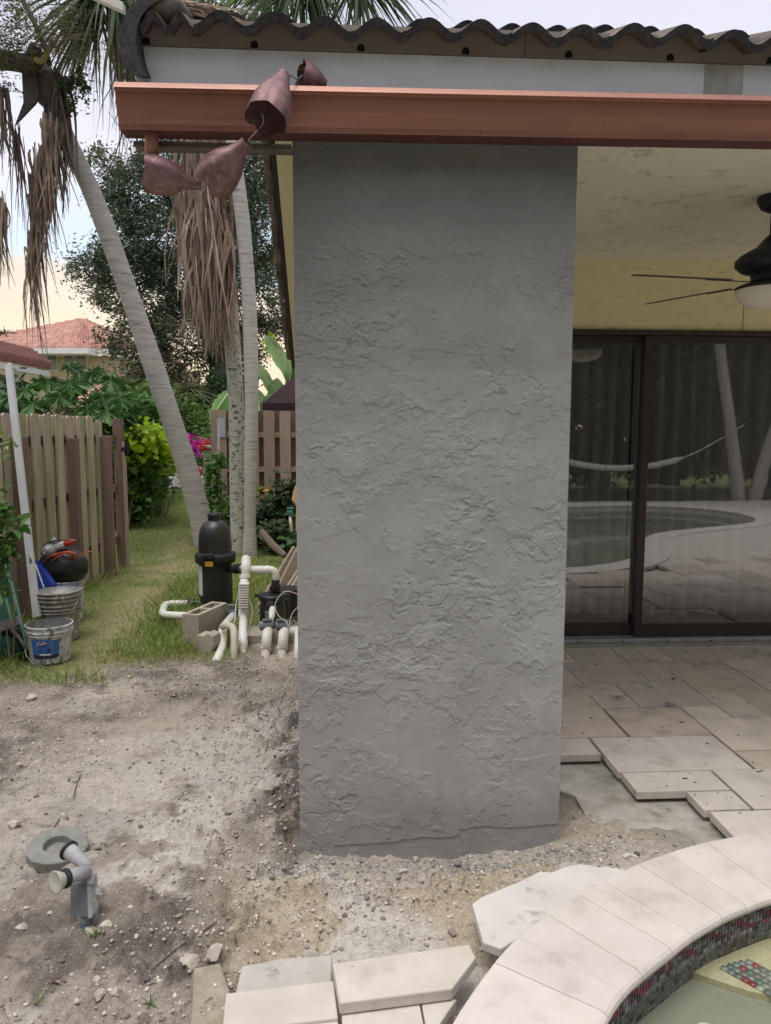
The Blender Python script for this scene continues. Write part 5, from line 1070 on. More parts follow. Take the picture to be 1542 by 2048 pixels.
wrap(c3, lambda z: R3(z) + .012, 200, 340, .305, .345, M('blue_paint_smear', (.08, .12, .42), (.45, .47, .55), sc_=30, rough=.6), .0, 'paint_smear', tb3, 16)
# bag on the bucket
P, Fc = ICO[2]; g = rnd(3); c = c3 + np.array([.0, 0, .46]); dn = 1 + .22 * (fbm(P[:, 0] * 2.5 + 9, P[:, 1] * 2 + P[:, 2] * 3, 4, 55) - .5) + .03 * np.sin(P[:, 0] * 22 + P[:, 2] * 4) * (np.abs(P[:, 2]) < .8)
PB = P * dn[:, None] * np.array([.20, .17, .175]); PB[:, 2] = np.maximum(PB[:, 2], -.125); mesh('bag', PB + c, Fc, m_bag, smooth=True, label='black plastic bag full of stuff sitting on the white bucket', cat='bag')
# coil of orange cord
cord = []; g = rnd(19); cc = c + np.array([.02, -.11, .085])
for k in range(7 * 18):
    a = k / 18 * 2 * math.pi; r = 1 + .16 * math.sin(k * .113) + .05 * math.sin(k * .7); cord.append(cc + np.array([.118 * r * math.cos(a) + .012 * math.sin(k * .21), -.03 * math.sin(a) + .02 * math.cos(k * .3), .048 * r * math.sin(a) + .036 * math.cos(a) + .010 * math.sin(k * .17)]))
cord.append(cord[-1] + np.array([.06, 0, .03])); cord.append(cord[-1] + np.array([.05, 0, .012]))
MB().tube(cord, .0045, 6).build('extension_cord', m_orange, smooth=True, label='coiled orange extension cord on top of the black bag', cat='cord')
tool = thing('angle_grinder', c + .16 * Z, 'dusty red and grey power tool lying on the orange cord', 'power tool')
ct = c + np.array([-.06, -.07, .165]); MB().lathe([(0, 0), (.03, 0), (.05, .012), (.058, .03), (.055, .07), (.035, .095), (0, .1)], ct, np.array([-.3, -.8, -.25]), n=20).build('gear_case', m_gmetal, tool, smooth=True)
MB().lathe([(0, .0), (.018, .0), (.02, .01), (0, .012)], ct + np.array([-.035, -.088, -.03]), np.array([-.3, -.8, -.25]), n=12).build('spindle', m_steel, tool, smooth=True)
MB().tube([ct + np.array([.02, 0, .0]), ct + np.array([.08, .01, .03]), ct + np.array([.10, .01, .038])], [.036, .034, .03], 14).build('motor_barrel', m_dusty, tool, smooth=True)
MB().tube([ct + np.array([.09, .01, .035]), ct + np.array([.15, .02, .055]), ct + np.array([.185, .02, .062])], [.03, .026, .020], 14).build('handle', m_red, tool, smooth=True)
MB().tube(spline([ct + np.array([.185, .02, .064]), ct + np.array([.24, .0, .068]), ct + np.array([.20, -.05, .075]), ct + np.array([.05, -.03, .08]), ct + np.array([-.07, -.02, .03]), ct + np.array([-.06, -.09, -.03])], 6), .0045, 6).build('power_cable', m_blackr, tool, smooth=True)
MB().lathe([(0, .05), (.02, .03), (.035, 0), (0, -.01)], ct + np.array([.0, .03, .05]), n=12).build('guard', m_gmetal, tool, smooth=True)
# blue dust pan behind the buckets
p = [A(70, 1122, 6.15), A(77, 1130, 6.15), A(106, 1170, 6.0), A(96, 1190, 6.0), A(78, 1190, 6.0), A(68, 1160, 6.1)]
MB().prism(p, np.array([.02, .035, .0])).build('blue_scoop', m_blue, label='blue plastic scoop leaning behind the nested buckets', cat='scoop', bevel=.003)
MB().tube([A(71, 1128, 6.1), A(88, 1176, 5.95)], .007, 6).build('grey_rod', m_dusty, label='thin grey rod lying across the blue scoop', cat='rod')
# wheelbarrow at the frame edge
wb = thing('wheelbarrow', A(5, 1300, 5.1), 'green wheelbarrow tipped up on the left edge against the fence', 'wheelbarrow')
tray = [A(-60, 1100, 5.3), A(-6, 1110, 5.3), A(14, 1180, 5.28), A(28, 1245, 5.2), A(0, 1258, 5.15), A(-60, 1262, 5.1)]
MB().prism(tray, np.array([.0, .05, .01])).build('tray', m_green, wb, bevel=.004)
MB().prism([A(12, 1130, 5.35), A(16, 1136, 5.35), A(34, 1210, 5.3), A(46, 1262, 5.25), A(34, 1266, 5.25), A(26, 1230, 5.25)], np.array([0, .03, .0])).build('tray_side', m_green, wb)
MB().tube([A(7, 1118, 5.3), A(20, 1158, 5.27), A(36, 1222, 5.2), A(56, 1300, 5.12)], .016, 8, flat=.7).build('rim', m_green2, wb)
MB().tube([A(12, 1198, 5.2), A(24, 1245, 5.15)], .009, 8).build('tray_edge', m_green2, wb)
a_, b_ = A(-20, 1262, 5.08), A(39, 1239, 5.08); d = b_ - a_; MB().box((a_ + b_) / 2, (np.linalg.norm(d), .03, .062), (d / np.linalg.norm(d), np.array([0, 1., 0]), np.cross(d / np.linalg.norm(d), np.array([0, 1., 0])))).build('handle', m_gwood, wb, bevel=.004)
MB().tube([A(16, 1252, 5.1), A(38, 1275, 5.1), A(52, 1298, 5.1)], .012, 8).build('brace', m_gwood, wb, smooth=True)
wc = A(14, 1300, 5.2); q = MB(); ring = [wc + np.array([.15 * math.cos(t), .03 * math.sin(t) * 0, .15 * math.sin(t)]) for t in np.linspace(0, 2 * math.pi, 25)]; q.tube(ring, .038, 10, caps=False).build('tyre', m_blackr, wb, smooth=True)
MB().lathe([(0, -.03), (.11, -.02), (.115, 0), (.11, .02), (0, .03)], wc, np.array([0, 1., 0]), n=20).build('wheel_rim', m_green, wb, smooth=True)
MB().tube([A(0, 1262, 5.1), A(-4, 1290, 5.1), A(0, 1318, 5.1)], .012, 8).build('leg', m_gwood, wb, smooth=True)
# ------------------------------------------------------------------ lawn blades
def field(name, n, box, dens, h0, h1, wd, seed, label, mat, K=3):
    g = rnd(seed); x = g.uniform(box[0], box[1], n * 4); y = box[2] * (box[3] / box[2]) ** g.random(n * 4); k = g.random(n * 4) < dens(x, y); x, y = x[k][:n], y[k][:n]; n = len(x)
    z = gz(x, y) * 1.0 + gfine(x, y) * (y < 9); d = g.normal(size=(n, 3)) * .55; d[:, 2] = 1; hh = h0 + (h1 - h0) * g.random(n) ** 1.5 * (.5 + fbm(x * 3, y * 3, 3, 7)); hh *= (1 + .04 * (y - 5))
    P, Fc = ribbons(np.stack([x, y, z], 1), d, hh, wd * (1 + .10 * np.clip(y - 5, 0, 20)), .25, K, seed); return mesh(name, P, Fc, mat, kind='stuff', label=label)
def path_x(y): return -2.0 - .17 * (y - 5.2)
def ga(x, y):
    e = sst(5.0, 5.35, y + .45 * (fbm(x * 3.1, y * 3.1, 4, 81) - .5) + .75 * np.clip(-x - 1.75, 0, .9)); nb = 1 - sst(-1.12, -.98, x) * (y < 7.0)
    return e * nb * (1 - .6 * np.exp(-((x - path_x(y)) / .26) ** 2) * sst(14, 7, y)) * (x > -3.25 - .3 * np.clip(y - 8.7, 0, 9))
field('grass', 90000, (-7, .5, 5.0 - .6, 20), ga, .018, .05, .0045, 1, 'short mown lawn grass along the side yard', m_grass)
tall = lambda x, y: (np.exp(-((x + 1.72 + .12 * (y - 5.4)) / .22) ** 2) * (y > 5.15) * (y < 8.0) + np.exp(-((x + 1.62) / .32) ** 2 - ((y - 5.3) / .16) ** 2) * (x < -1.40) + 1.0 * np.exp(-((x + 1.0) / .5) ** 2 - ((y - 7.8) / .7) ** 2) + .8 * np.exp(-((x + 2.72) / .2) ** 2) * (y < 6) + .9 * np.exp(-((x + 2.1) / .28) ** 2 - ((y - 4.72) / .10) ** 2) + .5 * np.exp(-((x + 3.05) / .08) ** 2) * (y < 8.6)).clip(0, 1)
field('tall_grass', 9000, (-3.3, -.3, 4.5, 9), tall, .07, .20, .0065, 2, 'long uncut grass round the filter, blocks and fence foot', m_grass, 4)
# driveway, far lawn plants
dv = [G(384, 953, .012), G(446, 953, .012), G(446, 979, .012), G(380, 979, .012)]
q = [np.array([-12, 21.0, .02]), np.array([8, 21.0, .02]), np.array([8, 26.5, .02]), np.array([-12, 26.5, .02])]
mesh('driveway', q, [(0, 1, 2, 3)], m_asph, kind='structure', label='pale concrete driveway beyond the side yard')
# ------------------------------------------------------------------ right-hand board fence behind the palms
FY_ = 12.0; rf = thing('board_fence', A(500, 1060, FY_) * np.array([1, 1, 0]), 'pale cedar board fence with gaps behind the two palm trunks', 'fence')
g = rnd(41); xs0 = A(432, 900, FY_)[0]
for k in range(15):
    x = xs0 + .09 + k * .255
    m_ = m_pick2
    picket(rf, np.array([x, FY_ - .02, 0]), np.array([1., 0, 0]), np.array([0, -1., 0]), .172, .018, 1.93 + g.uniform(-.012, .012), m_, .05)
    picket(rf, np.array([x + .128, FY_ + .05, 0]), np.array([1., 0, 0]), np.array([0, 1., 0]), .15, .018, 1.93 + g.uniform(-.012, .012), m_post, .05)
for z in (.42, 1.0, 1.55): MB().box((xs0 + 1.9, FY_ + .015, z), (3.8, .04, .085)).build('rail', m_pick2, rf)
MB().box((xs0 - .02, FY_, .98), (.09, .09, 1.92)).build('post', m_pick2, rf, bevel=.003); MB().box((xs0 + .10, FY_ - .06, 1.66), (.13, .02, .30)).build('meter_plate', m_pole, rf)
cp = thing('conduit_pole', A(438, 1000, 11.6) * np.array([1, 1, 0]), 'grey metal pole standing at the left end of the board fence', 'pole')
xp = A(438, 900, 11.7); MB().tube([(xp[0], 11.7, 0), (xp[0], 11.7, 1.66)], .022, 10).build('pole_shaft', m_gmetal, cp, smooth=True)
# slump block column
bc_ = thing('block_column', A(425, 1000, 12.6) * np.array([1, 1, 0]), 'cream slump block garden column with a grey cap left of the board fence', 'column'); x0 = A(425, 900, 12.6)[0]
for k in range(9): MB().box((x0 + .01 * (k % 2), 12.6, .075 + .145 * k), (.27, .3, .135)).build('block', m_cream, bc_, bevel=.012)
MB().box((x0 - .01, 12.6, 1.34), (.36, .36, .06)).build('cap', m_conc, bc_, bevel=.014)
# peach plastic thing and green hose tap beside the pillar
pt = [(598, 966), (590, 972), (585, 990), (583, 1000), (587, 1006), (592, 1012), (591, 1064), (600, 1066), (606, 1000)]
MB().prism([A(x, y, 6.9) for x, y in pt], np.array([.0, .08, 0])).build('peach_hanging', m_peach, label='peach coloured plastic shape just peeking past the pillar edge', cat='plastic object', bevel=.012)
tp_ = thing('hose_tap', A(581, 1060, 7.2) * np.array([1, 1, 0]), 'green topped white hose tap standing in the shrub near the pillar', 'tap')
MB().tube([A(583, 1064, 7.2), A(580, 1030, 7.2)], .015, 10).build('riser', m_pvc, tp_, smooth=True); MB().box(A(580, 1026, 7.2), (.06, .05, .05)).build('valve_body', M('teal_plastic', (.05, .16, .14), rough=.5), tp_, bevel=.01); MB().tube([A(574, 1017, 7.2), A(588, 1017, 7.2)], .012, 8).build('handle', M('teal_plastic', (.05, .16, .14)), tp_); MB().box(A(588, 1006, 7.15), (.035, .04, .07)).build('timer', m_blackp, tp_, bevel=.008)
# ------------------------------------------------------------------ palms
def trunk(pts, rs, mat, par, name='trunk', ring=.0, n=22, seg=70):
    C_ = spline([np.asarray(p, float) for p in pts], max(2, seg // (len(pts) - 1))); m = len(C_); tt = np.linspace(0, 1, m); R0 = np.interp(tt, np.linspace(0, 1, len(rs)), rs)
    R0 = R0 * (1 + ring * (np.abs(np.sin(tt * m * .8)) - .5) + .02 * np.sin(tt * 31)); return MB().tube(C_, list(R0), n).build(name, mat, par, smooth=True)
lpm = thing('palm_tree', A(412, 1090, 10.4) * np.array([1, 1, 0]), 'leaning palm with smooth grey ringed trunk and tattered dead crown on the left', 'palm tree')
bs = A(418, 1098, 10.5); bs[2] = -.05
trunk([bs, A(402, 1040, 10.45), A(372, 930, 10.4), A(318, 765, 10.3), A(252, 570, 10.2), A(190, 400, 10.1), A(130, 270, 10.0), A(92, 180, 10.0)], [.20, .155, .145, .138, .126, .118, .110, .11], m_bark, lpm, ring=.025, seg=150)
hd = A(84, 165, 9.95)
MB().tube(spline([A(120, 250, 9.9), A(104, 200, 9.9), A(86, 150, 9.9), A(62, 120, 9.9)], 6), [.13] * 6 + [.17] * 6 + [.14] * 7, 14).build('crown_shaft', m_boot, lpm, smooth=True)
MB().prism([A(42, 133, 9.7), A(68, 140, 9.7), A(78, 185, 9.7), A(72, 205, 9.7), A(29, 250, 9.7), A(46, 205, 9.7)], np.array([0, .04, 0])).build('sheath', m_boot, lpm, bevel=.01)
MB().tube(spline([A(-20, 118, 9.6), A(20, 122, 9.6), A(60, 126, 9.6), A(78, 100, 9.6)], 5), [.13] * 16, 12, flat=.8).build('sheath', m_boot, lpm, smooth=True)
MB().tube(spline([A(70, 118, 9.5), A(84, 122, 9.5), A(100, 96, 9.5), A(118, 70, 9.5)], 5), [.035] * 11 + [.02] * 5, 8).build('flower_stalk', M('yellow_stalk', (.32, .28, .12), rough=.7), lpm, smooth=True)
# long grey leaf base crossing the head
MB().tube(spline([A(40, -10, 9.6), A(66, 40, 9.6), A(88, 90, 9.6), A(100, 130, 9.6)], 5), [.03] * 16, 8).build('frond_stem', m_boot, lpm, smooth=True)
def hang(anchor_px, Yd, n, Lr, spread, w_, seed, mat, name, par, top=(0, 0), droop=.5, curl=.10, sx=.35, label=None):
    g = rnd(seed); c = np.array([A(*p, Yd) for p in anchor_px]); k = g.integers(0, len(c), n); p0 = c[k] + g.normal(size=(n, 3)) * np.array([spread, spread, spread * .6]); d = g.normal(size=(n, 3)) * np.array([sx, sx, .1]); d[:, 2] = -1
    P, Fc = ribbons(p0, d, g.uniform(Lr[0], Lr[1], n) * .72, w_ * g.uniform(.6, 1.9, n), droop, 8, seed, curl * 1.15, side=np.array([0, 1., 0]) + g.normal(size=(n, 3)) * .5, taper=.85); return mesh(name, P, Fc, mat, par, label=label)
hang([(122, 150), (116, 190), (108, 230)], 9.8, 120, (.4, 1.2), .06, .028, 1, m_thatch2, 'dead_frond', lpm, sx=.05)
hang([(100, 240), (86, 300), (74, 350)], 9.7, 110, (.5, 1.3), .05, .028, 2, m_thatch, 'dead_frond', lpm, sx=.045)
hang([(70, 390), (66, 460), (62, 500)], 9.7, 90, (.5, 1.25), .035, .022, 3, m_thatch, 'dead_frond', lpm, sx=.055)
hang([(30, 248), (32, 268)], 9.6, 26, (.5, 1.2), .03, .018, 4, m_thatch2, 'dead_frond', lpm, sx=.16)
hang([(4, 170), (0, 190)], 9.4, 30, (.4, .9), .04, .03, 5, m_thatch2, 'dead_frond', lpm, sx=.22)
hang([(-2, 380), (2, 410), (-6, 400)], 9.4, 46, (.35, .95), .05, .024, 6, m_thatch, 'dead_frond', lpm, sx=.07)
# vine cluster and feathery flower plume by the head
P, Fc = leaves(np.concatenate([clumps(A(150, 175, 9.8), (.17, .14, .28), 14, 42, .05, 1), clumps(A(142, 215, 9.8), (.06, .06, .10), 5, 22, .03, 2)]), .055, 4, .6); mesh('vine', P, Fc, lf_dark, label='dark green leafy vine growing on the leaning palm crown', cat='vine')
P, Fc = leaves(np.concatenate([clumps(A(22, 55, 9.3), (.42, .3, .42), 46, 60, .09, 3), clumps(A(20, 170, 9.4), (.12, .1, .2), 6, 20, .03, 5)]), .05, 6, .35); mesh('plume', P, Fc, lf_oliv, label='hazy olive flower plume in the top left corner', cat='palm flower')
g = rnd(12); n = 130; p0 = np.repeat(A(100, 100, 9.5)[None], n, 0) + g.normal(size=(n, 3)) * .12; d = g.normal(size=(n, 3)); d[:, 2] = abs(d[:, 2]) * .6; d[:, 0] += .6
P, Fc = ribbons(p0, d, g.uniform(.3, .8, n), .009, .15, 5, 5, .25); P2, F2 = leaves(clumps(A(140, 75, 9.5), (.45, .3, .36), 60, 22, .05, 8, .2), .035, 9, .4)
mesh('plume', *join((P, Fc)), m_twig, lpm); mesh('flower_spray', P2, F2, lf_oliv, label='thin branching flower spray beside the leaning palm crown', cat='palm flower')
# middle palm pair
mp_ = thing('palm_tree', A(478, 1110, 9.9) * np.array([1, 1, 0]), 'upright palm with dark lichen on its trunk and a long skirt of dead fronds', 'palm tree')
bs = A(482, 1112, 9.9); bs[2] = -.05
trunk([bs, A(477, 1030, 9.9), A(475, 900, 9.9), A(471, 780, 9.9), A(461, 640, 9.9), A(447, 500, 9.95), A(428, 360, 10.0), A(404, 240, 10.0), A(396, 180, 10)], [.125, .112, .108, .102, .10, .098, .095, .10, .11], m_bark2, mp_, ring=.02, seg=130)
hang([(398, 268), (412, 270), (425, 290), (392, 262)], 9.7, 300, (.7, 2.35), .09, .036, 11, m_thatch, 'dead_frond', mp_, sx=.04)
hang([(398, 380), (412, 400), (432, 430)], 9.65, 260, (.5, 1.6), .12, .034, 12, m_thatch, 'dead_frond', mp_, sx=.045)
hang([(400, 460), (418, 470), (438, 480)], 9.6, 120, (.6, 1.45), .10, .026, 14, m_thatch, 'dead_frond', mp_, sx=.05)
hang([(462, 300), (470, 320), (462, 420)], 9.95, 40, (.5, 1.5), .05, .022, 13, m_thatch2, 'dead_frond', mp_, sx=.06)
rp2 = thing('palm_tree', A(500, 1112, 9.5) * np.array([1, 1, 0]), 'slimmer clean grey palm trunk right of the skirted palm', 'palm tree')
bs = A(500, 1112, 9.5); bs[2] = -.05
trunk([bs, A(500, 1050, 9.5), A(501, 950, 9.5), A(503, 800, 9.5), A(499, 620, 9.5), A(488, 470, 9.5), A(474, 350, 9.5), A(462, 240, 9.5), A(458, 160, 9.5)], [.10, .075, .078, .084, .088, .088, .086, .085, .09], m_bark, rp2, ring=.02, seg=130)
# green fan leaves above
def fan(c, Yd, n, Ln, dx, seed, par, mat=lf_palm, w_=.05, nf=5, sp=.16):
    g = rnd(seed); o = []
    for _ in range(nf):
        c0 = A(c[0] + g.normal() * 18, c[1] + g.normal() * 14, Yd + g.normal() * .2); base = g.normal(size=3) * .35 + np.array([dx, 0, -.6]); d = base[None] + g.normal(size=(n, 3)) * np.array([.42, .42, .32])
        o.append(ribbons(np.repeat(c0[None], n, 0) + d * .1, d, Ln * g.uniform(.7, 1.1, n), w_, .42, 6, int(g.integers(1e6)), .03))
    P, Fc = join(*o); return mesh('palm_leaf', P, Fc, mat, par)
fan((225, -40), 10.6, 26, 1.45, -.25, 21, mp_, nf=6, w_=.06); fan((215, 20), 10.6, 20, 1.0, -.35, 22, mp_, nf=4, w_=.06)
hang([(238, 5), (246, 0), (250, 30)], 10.4, 110, (.5, 1.5), .06, .028, 23, m_thatch, 'dead_frond', mp_, sx=.06); hang([(250, 190), (262, 250), (330, 250)], 10.4, 22, (.4, .9), .12, .014, 24, m_thatch2, 'dead_frond', mp_, sx=.3)
fan((600, -70), 10.3, 28, 1.2, .1, 25, rp2, nf=6, w_=.05); fan((700, -60), 10.3, 26, 1.1, .3, 26, rp2, nf=5, w_=.05); fan((545, -60), 10.2, 22, 1.2, -.1, 27, rp2, lf_lite, nf=3, w_=.04)
P, Fc = leaves(clumps(A(452, 10, 14), (.7, .5, .5), 40, 60, .12, 31), .07, 32, .5); mesh('treetop', P, Fc, lf_oak2, label='olive green treetop showing just above the mortar patch', cat='tree')
# red brown debris between the trunks
MB().box(A(494, 1068, 9.6), (.02, .05, .30), (np.array([1, 0, .2]), np.array([0, 1., 0]), np.array([-.25, 0, 1.]))).build('wood_scrap', m_rust, label='rusty narrow scrap leaning at the palm trunk foot', cat='scrap')
MB().tube([A(522, 1062, 9.2), A(545, 1090, 9.1), A(570, 1112, 9.0)], [.04, .05, .04], 8).build('fallen_branch', m_twig, label='fallen grey branch in the shrub right of the palms', cat='branch')
# ------------------------------------------------------------------ trees and shrubs
def tree(name, label, trk, cr, mat, lsz, seed, mat2=None, cat='tree', group=None, six=False, asp=.45):
    """trk: list of (pts, radii); cr: list of clump specs (centre, radii, clumps, per, spread)"""
    t = thing(name, trk[0][0][0] * np.array([1, 1, 0]) if trk else cr[0][0], label, cat, group)
    for pts, rr in trk: trunk(pts, rr, m_bark3, t, 'trunk' if pts is trk[0][0] else 'limb', n=10, seg=24)
    o = [leaves(clumps(c, r, nc, per, sp, seed * 10 + k), lsz * rnd(seed * 7 + k).uniform(.6, 1.3, nc * per), seed * 13 + k, asp, six=six) for k, (c, r, nc, per, sp) in enumerate(cr)]
    P, Fc = join(*o[: (len(o) + 1) // 2 if mat2 else None]); mesh('crown', P, Fc, mat, t)
    if mat2: P, Fc = join(*o[(len(o) + 1) // 2:]); mesh('crown_tips', P, Fc, mat2, t)
    return t
OY = 21.
oc_ = [(A(x, y, OY + dy), (rx, 1.2, rz), nc, 105, .17) for x, y, dy, rx, rz, nc in ((330, 330, 0, 1.2, .7, 46), (420, 400, 1, 1.5, 1.2, 90), (290, 400, 0, 1.1, .8, 50), (240, 430, 0, .8, .5, 26), (350, 480, 0, 1.4, .9, 80), (260, 540, .5, 1.1, .6, 46), (195, 545, 0, .6, .35, 18), (400, 560, 0, 1.7, .9, 80), (520, 420, 1, .9, 2.0, 90), (310, 620, 0, 1.0, .5, 34), (390, 660, 0, 1.5, .9, 80), (540, 590, 1, .7, 1.5, 60), (270, 690, 0, .9, .7, 34), (330, 740, 0, .9, .6, 46), (470, 720, 1, .8, .9, 60), (235, 600, 0, .5, .3, 12), (225, 340, 0, .5, .4, 14), (500, 320, 0, .9, .8, 40), (215, 500, 0, .9, .25, 16), (450, 790, 1, .6, .3, 30))]
bA = A(442, 900, OY); bA[2] = 0
tree('oak_tree', 'big dark small-leaved oak behind the palm trunks', [([bA, A(442, 800, OY), A(436, 700, OY), A(420, 600, OY)], [.36, .33, .26, .16]), ([A(436, 720, OY), A(380, 620, OY), A(300, 540, OY), A(220, 520, OY)], [.2, .13, .08, .03]), ([A(430, 640, OY), A(470, 520, OY), A(520, 420, OY)], [.16, .1, .04]), ([A(420, 610, OY), A(370, 480, OY), A(320, 360, OY)], [.14, .09, .03]), ([A(380, 620, OY), A(300, 660, OY), A(240, 640, OY)], [.09, .05, .02])], oc_, lf_oak, .115, 3, lf_oak2)
def shrub(name, label, cs, mat, lsz, seed, per=40, sp=.09, cat='shrub', stems=0, sr=1.0, six=False, mat2=None, asp=.5, group=None):
    t = thing(name, np.array([cs[0][0][0], cs[0][0][1], 0]), label, cat, group); c = [clumps(c_, r, nc, per, sp, seed * 11 + k, .35) for k, (c_, r, nc) in enumerate(cs)]; c = np.concatenate(c); c = c[c[:, 2] > .02]
    P, Fc = leaves(c, lsz * rnd(seed).uniform(.6, 1.3, len(c)), seed, asp, six=six); mesh('foliage', P, Fc, mat, t)
    for k in range(max(stems, 1)):
        g = rnd(seed + 50 + k); c_, r, _ = cs[k % len(cs)]; a = np.array([c_[0] + g.normal() * r[0] * .3, c_[1], 0.]); b_ = np.asarray(c_) + g.normal(size=3) * np.array(r) * .4; MB().tube([a, (a + b_) / 2 + g.normal(size=3) * .06, b_], [.018 * sr, .014 * sr, .008 * sr], 6).build('stem', m_twig, t)
    return t
# hedge right of the fence end: dark body with lime top
hb = [(np.array([-4.50 - .19 * k, 12.5 + .8 * k, .55]), (.60, .5, .60), 70) for k in range(6)] + [(np.array([-4.46 - .19 * k, 12.4 + .8 * k, 1.15]), (.55, .5, .42), 60) for k in range(6)]
shrub('hedge_shrub', 'dense dark green hedge along the left side of the grass path', hb, lf_mid, .13, 5, 48, .10, cat='hedge', stems=4, six=True, mat2=None, asp=.6)
shrub('croton_shrub', 'bright lime yellow leafed top growth over the dark hedge', [(A(258, 868, 12.0), (.30, .35, .13), 16), (A(285, 876, 12.2), (.30, .35, .13), 18), (A(308, 890, 12.6), (.26, .35, .12), 14), (A(330, 912, 13.2), (.16, .3, .12), 7)], lf_lime, .14, 6, 22, .09, six=True, asp=.85)
shrub('twiggy_shrub', 'sparse brown twiggy shrub between the hedge and the leaning palm', [(A(322, 950, 14), (.28, .4, .35), 14)], lf_dark, .10, 7, 12, .1, stems=10, sr=.6)
g = rnd(71)
for k, (x, y, Yd, rx, rz, m_, lab, sz) in enumerate(((265, 815, 17, 1.0, .55, lf_mid, 'mid green rounded bush above the lime hedge', .16), (320, 815, 19, .9, .6, lf_lite, 'light green bush just left of the leaning palm trunk', .16), (300, 770, 20, .7, .5, lf_oliv, 'greyish feathery bush under the oak at left', .14), (385, 800, 22, .9, .6, lf_mid, 'fresh green bush between the leaning palm and the upright palm', .16), (405, 850, 19, .8, .5, lf_lite, 'sunny light green shrub right of the leaning palm', .13), (365, 835, 24, .9, .5, lf_lite, 'pale green shrub behind the leaning palm trunk', .16), (300, 840, 24, .8, .4, lf_mid, 'rounded green bush behind the lime hedge', .16), (455, 800, 20, .5, .7, lf_dark, 'dark shrub behind the skirted palm trunk', .15), (420, 900, 17.5, .5, .35, lf_mid, 'low green bush beside the block column', .11))):
    shrub('bush', lab, [(A(x, y, Yd), (rx, .7, rz), 46), (A(x, y + 25, Yd), (rx, .7, rz), 26)], m_, sz, 80 + k, 34, .12)
# grassy palms fronds under the oak
for k, (x, y, Yd) in enumerate(((375, 765, 18), (250, 760, 19))):
    g = rnd(90 + k); n = 90; d = g.normal(size=(n, 3)); d[:, 2] = abs(d[:, 2]); P, Fc = ribbons(np.repeat(A(x, y + 18, Yd)[None], n, 0), d, g.uniform(.5, .95, n), .05, .5, 6, k); mesh('small_palm', P, Fc, lf_oliv, label=['small fan palm under the oak right of the leaning trunk', 'small fan palm under the oak left of the leaning trunk'][k], cat='small palm')
# banana plant near the eave
bn = thing('banana_plant', A(550, 830, 13.2) * np.array([1, 1, 0]), 'banana plant with big pale green paddle leaves beside the eave', 'banana plant')
def paddle(a, b_, w_, seed, mat=lf_ban, par=bn, bend=.2):
    g = rnd(seed); a = np.asarray(a); b_ = np.asarray(b_); d = b_ - a; Ln = np.linalg.norm(d); d /= Ln; s = np.cross(d, np.array([.2, 1, .1])); s /= np.linalg.norm(s); n_ = np.cross(s, d); K = 14; P = []; 
    for k in range(K + 1):
        t = k / K; w = w_ * .72 * math.sin(math.pi * min(1, t * .93 + .07)) ** .55 * (1 + .10 * g.normal()); c = a + d * Ln * t - Z * bend * Ln * t * t; P += [c + s * w * .5 + n_ * w * .16, c, c - s * w * .5 + n_ * w * .16]
    Fc = []
    for k in range(K): i = 3 * k; Fc += [(i, i + 1, i + 4, i + 3), (i + 1, i + 2, i + 5, i + 4)]
    mesh('leaf', P, Fc, mat, par, smooth=False); MB().tube([a + d * Ln * t - Z * bend * Ln * t * t - n_ * .004 for t in np.linspace(-.35, .96, 10)], list(np.linspace(.018, .005, 10)), 6).build('midrib', M('pale_midrib', (.50, .60, .32), rough=.5), par, smooth=True)
for k, (a, b_, w_) in enumerate((((585, 770), (530, 642), .34), ((575, 800), (592, 668), .34), ((560, 812), (508, 700), .30), ((545, 830), (555, 735), .4), ((590, 800), (600, 700), .4), ((540, 830), (500, 760), .3), ((520, 850), (540, 770), .28))): paddle(A(*a, 13.2), A(*b_, 12.9), w_, 60 + k)
MB().tube([A(565, 900, 13.2), A(570, 790, 13.2)], [.07, .05], 10).build('stem', m_stem, bn, smooth=True)
bp2 = thing('banana_plant', A(450, 860, 15) * np.array([1, 1, 0]), 'single drooping banana leaf left of the skirted palm trunk', 'banana plant'); paddle(A(462, 780, 15), A(420, 830, 14.6), .45, 70, par=bp2, mat=lf_mid)
P, Fc = leaves(clumps(A(537, 690, 13.6), (.10, .1, .22), 12, 14, .03, 6), .06, 2, .4); mesh('flower_spike', P, Fc, lf_lime, label='yellow green bushy spray between the banana leaves', cat='plant')
# maroon umbrella
um = thing('patio_umbrella', A(652, 850, 13.0) * np.array([1, 1, 0]), 'dark maroon canvas umbrella edge behind the board fence', 'umbrella')
ap = A(652, 700, 13.0); e0 = A(525, 806, 12.35); e1 = A(760, 806, 12.35); e2 = e1 + np.array([0, 1.6, 0]); e3 = e0 + np.array([0.3, 1.6, 0]); vz = -.12 * Z
mesh('canopy', [ap, e0, e1, e2, e3, e0 + vz, e1 + vz, e2 + vz, e3 + vz], [(0, 1, 2), (0, 2, 3), (0, 3, 4), (0, 4, 1), (1, 5, 6, 2), (2, 6, 7, 3), (3, 7, 8, 4), (4, 8, 5, 1)], m_maroon, um); MB().tube([ap * np.array([1, 1, 0]), ap], .03, 8).build('umbrella_pole', m_brown, um)
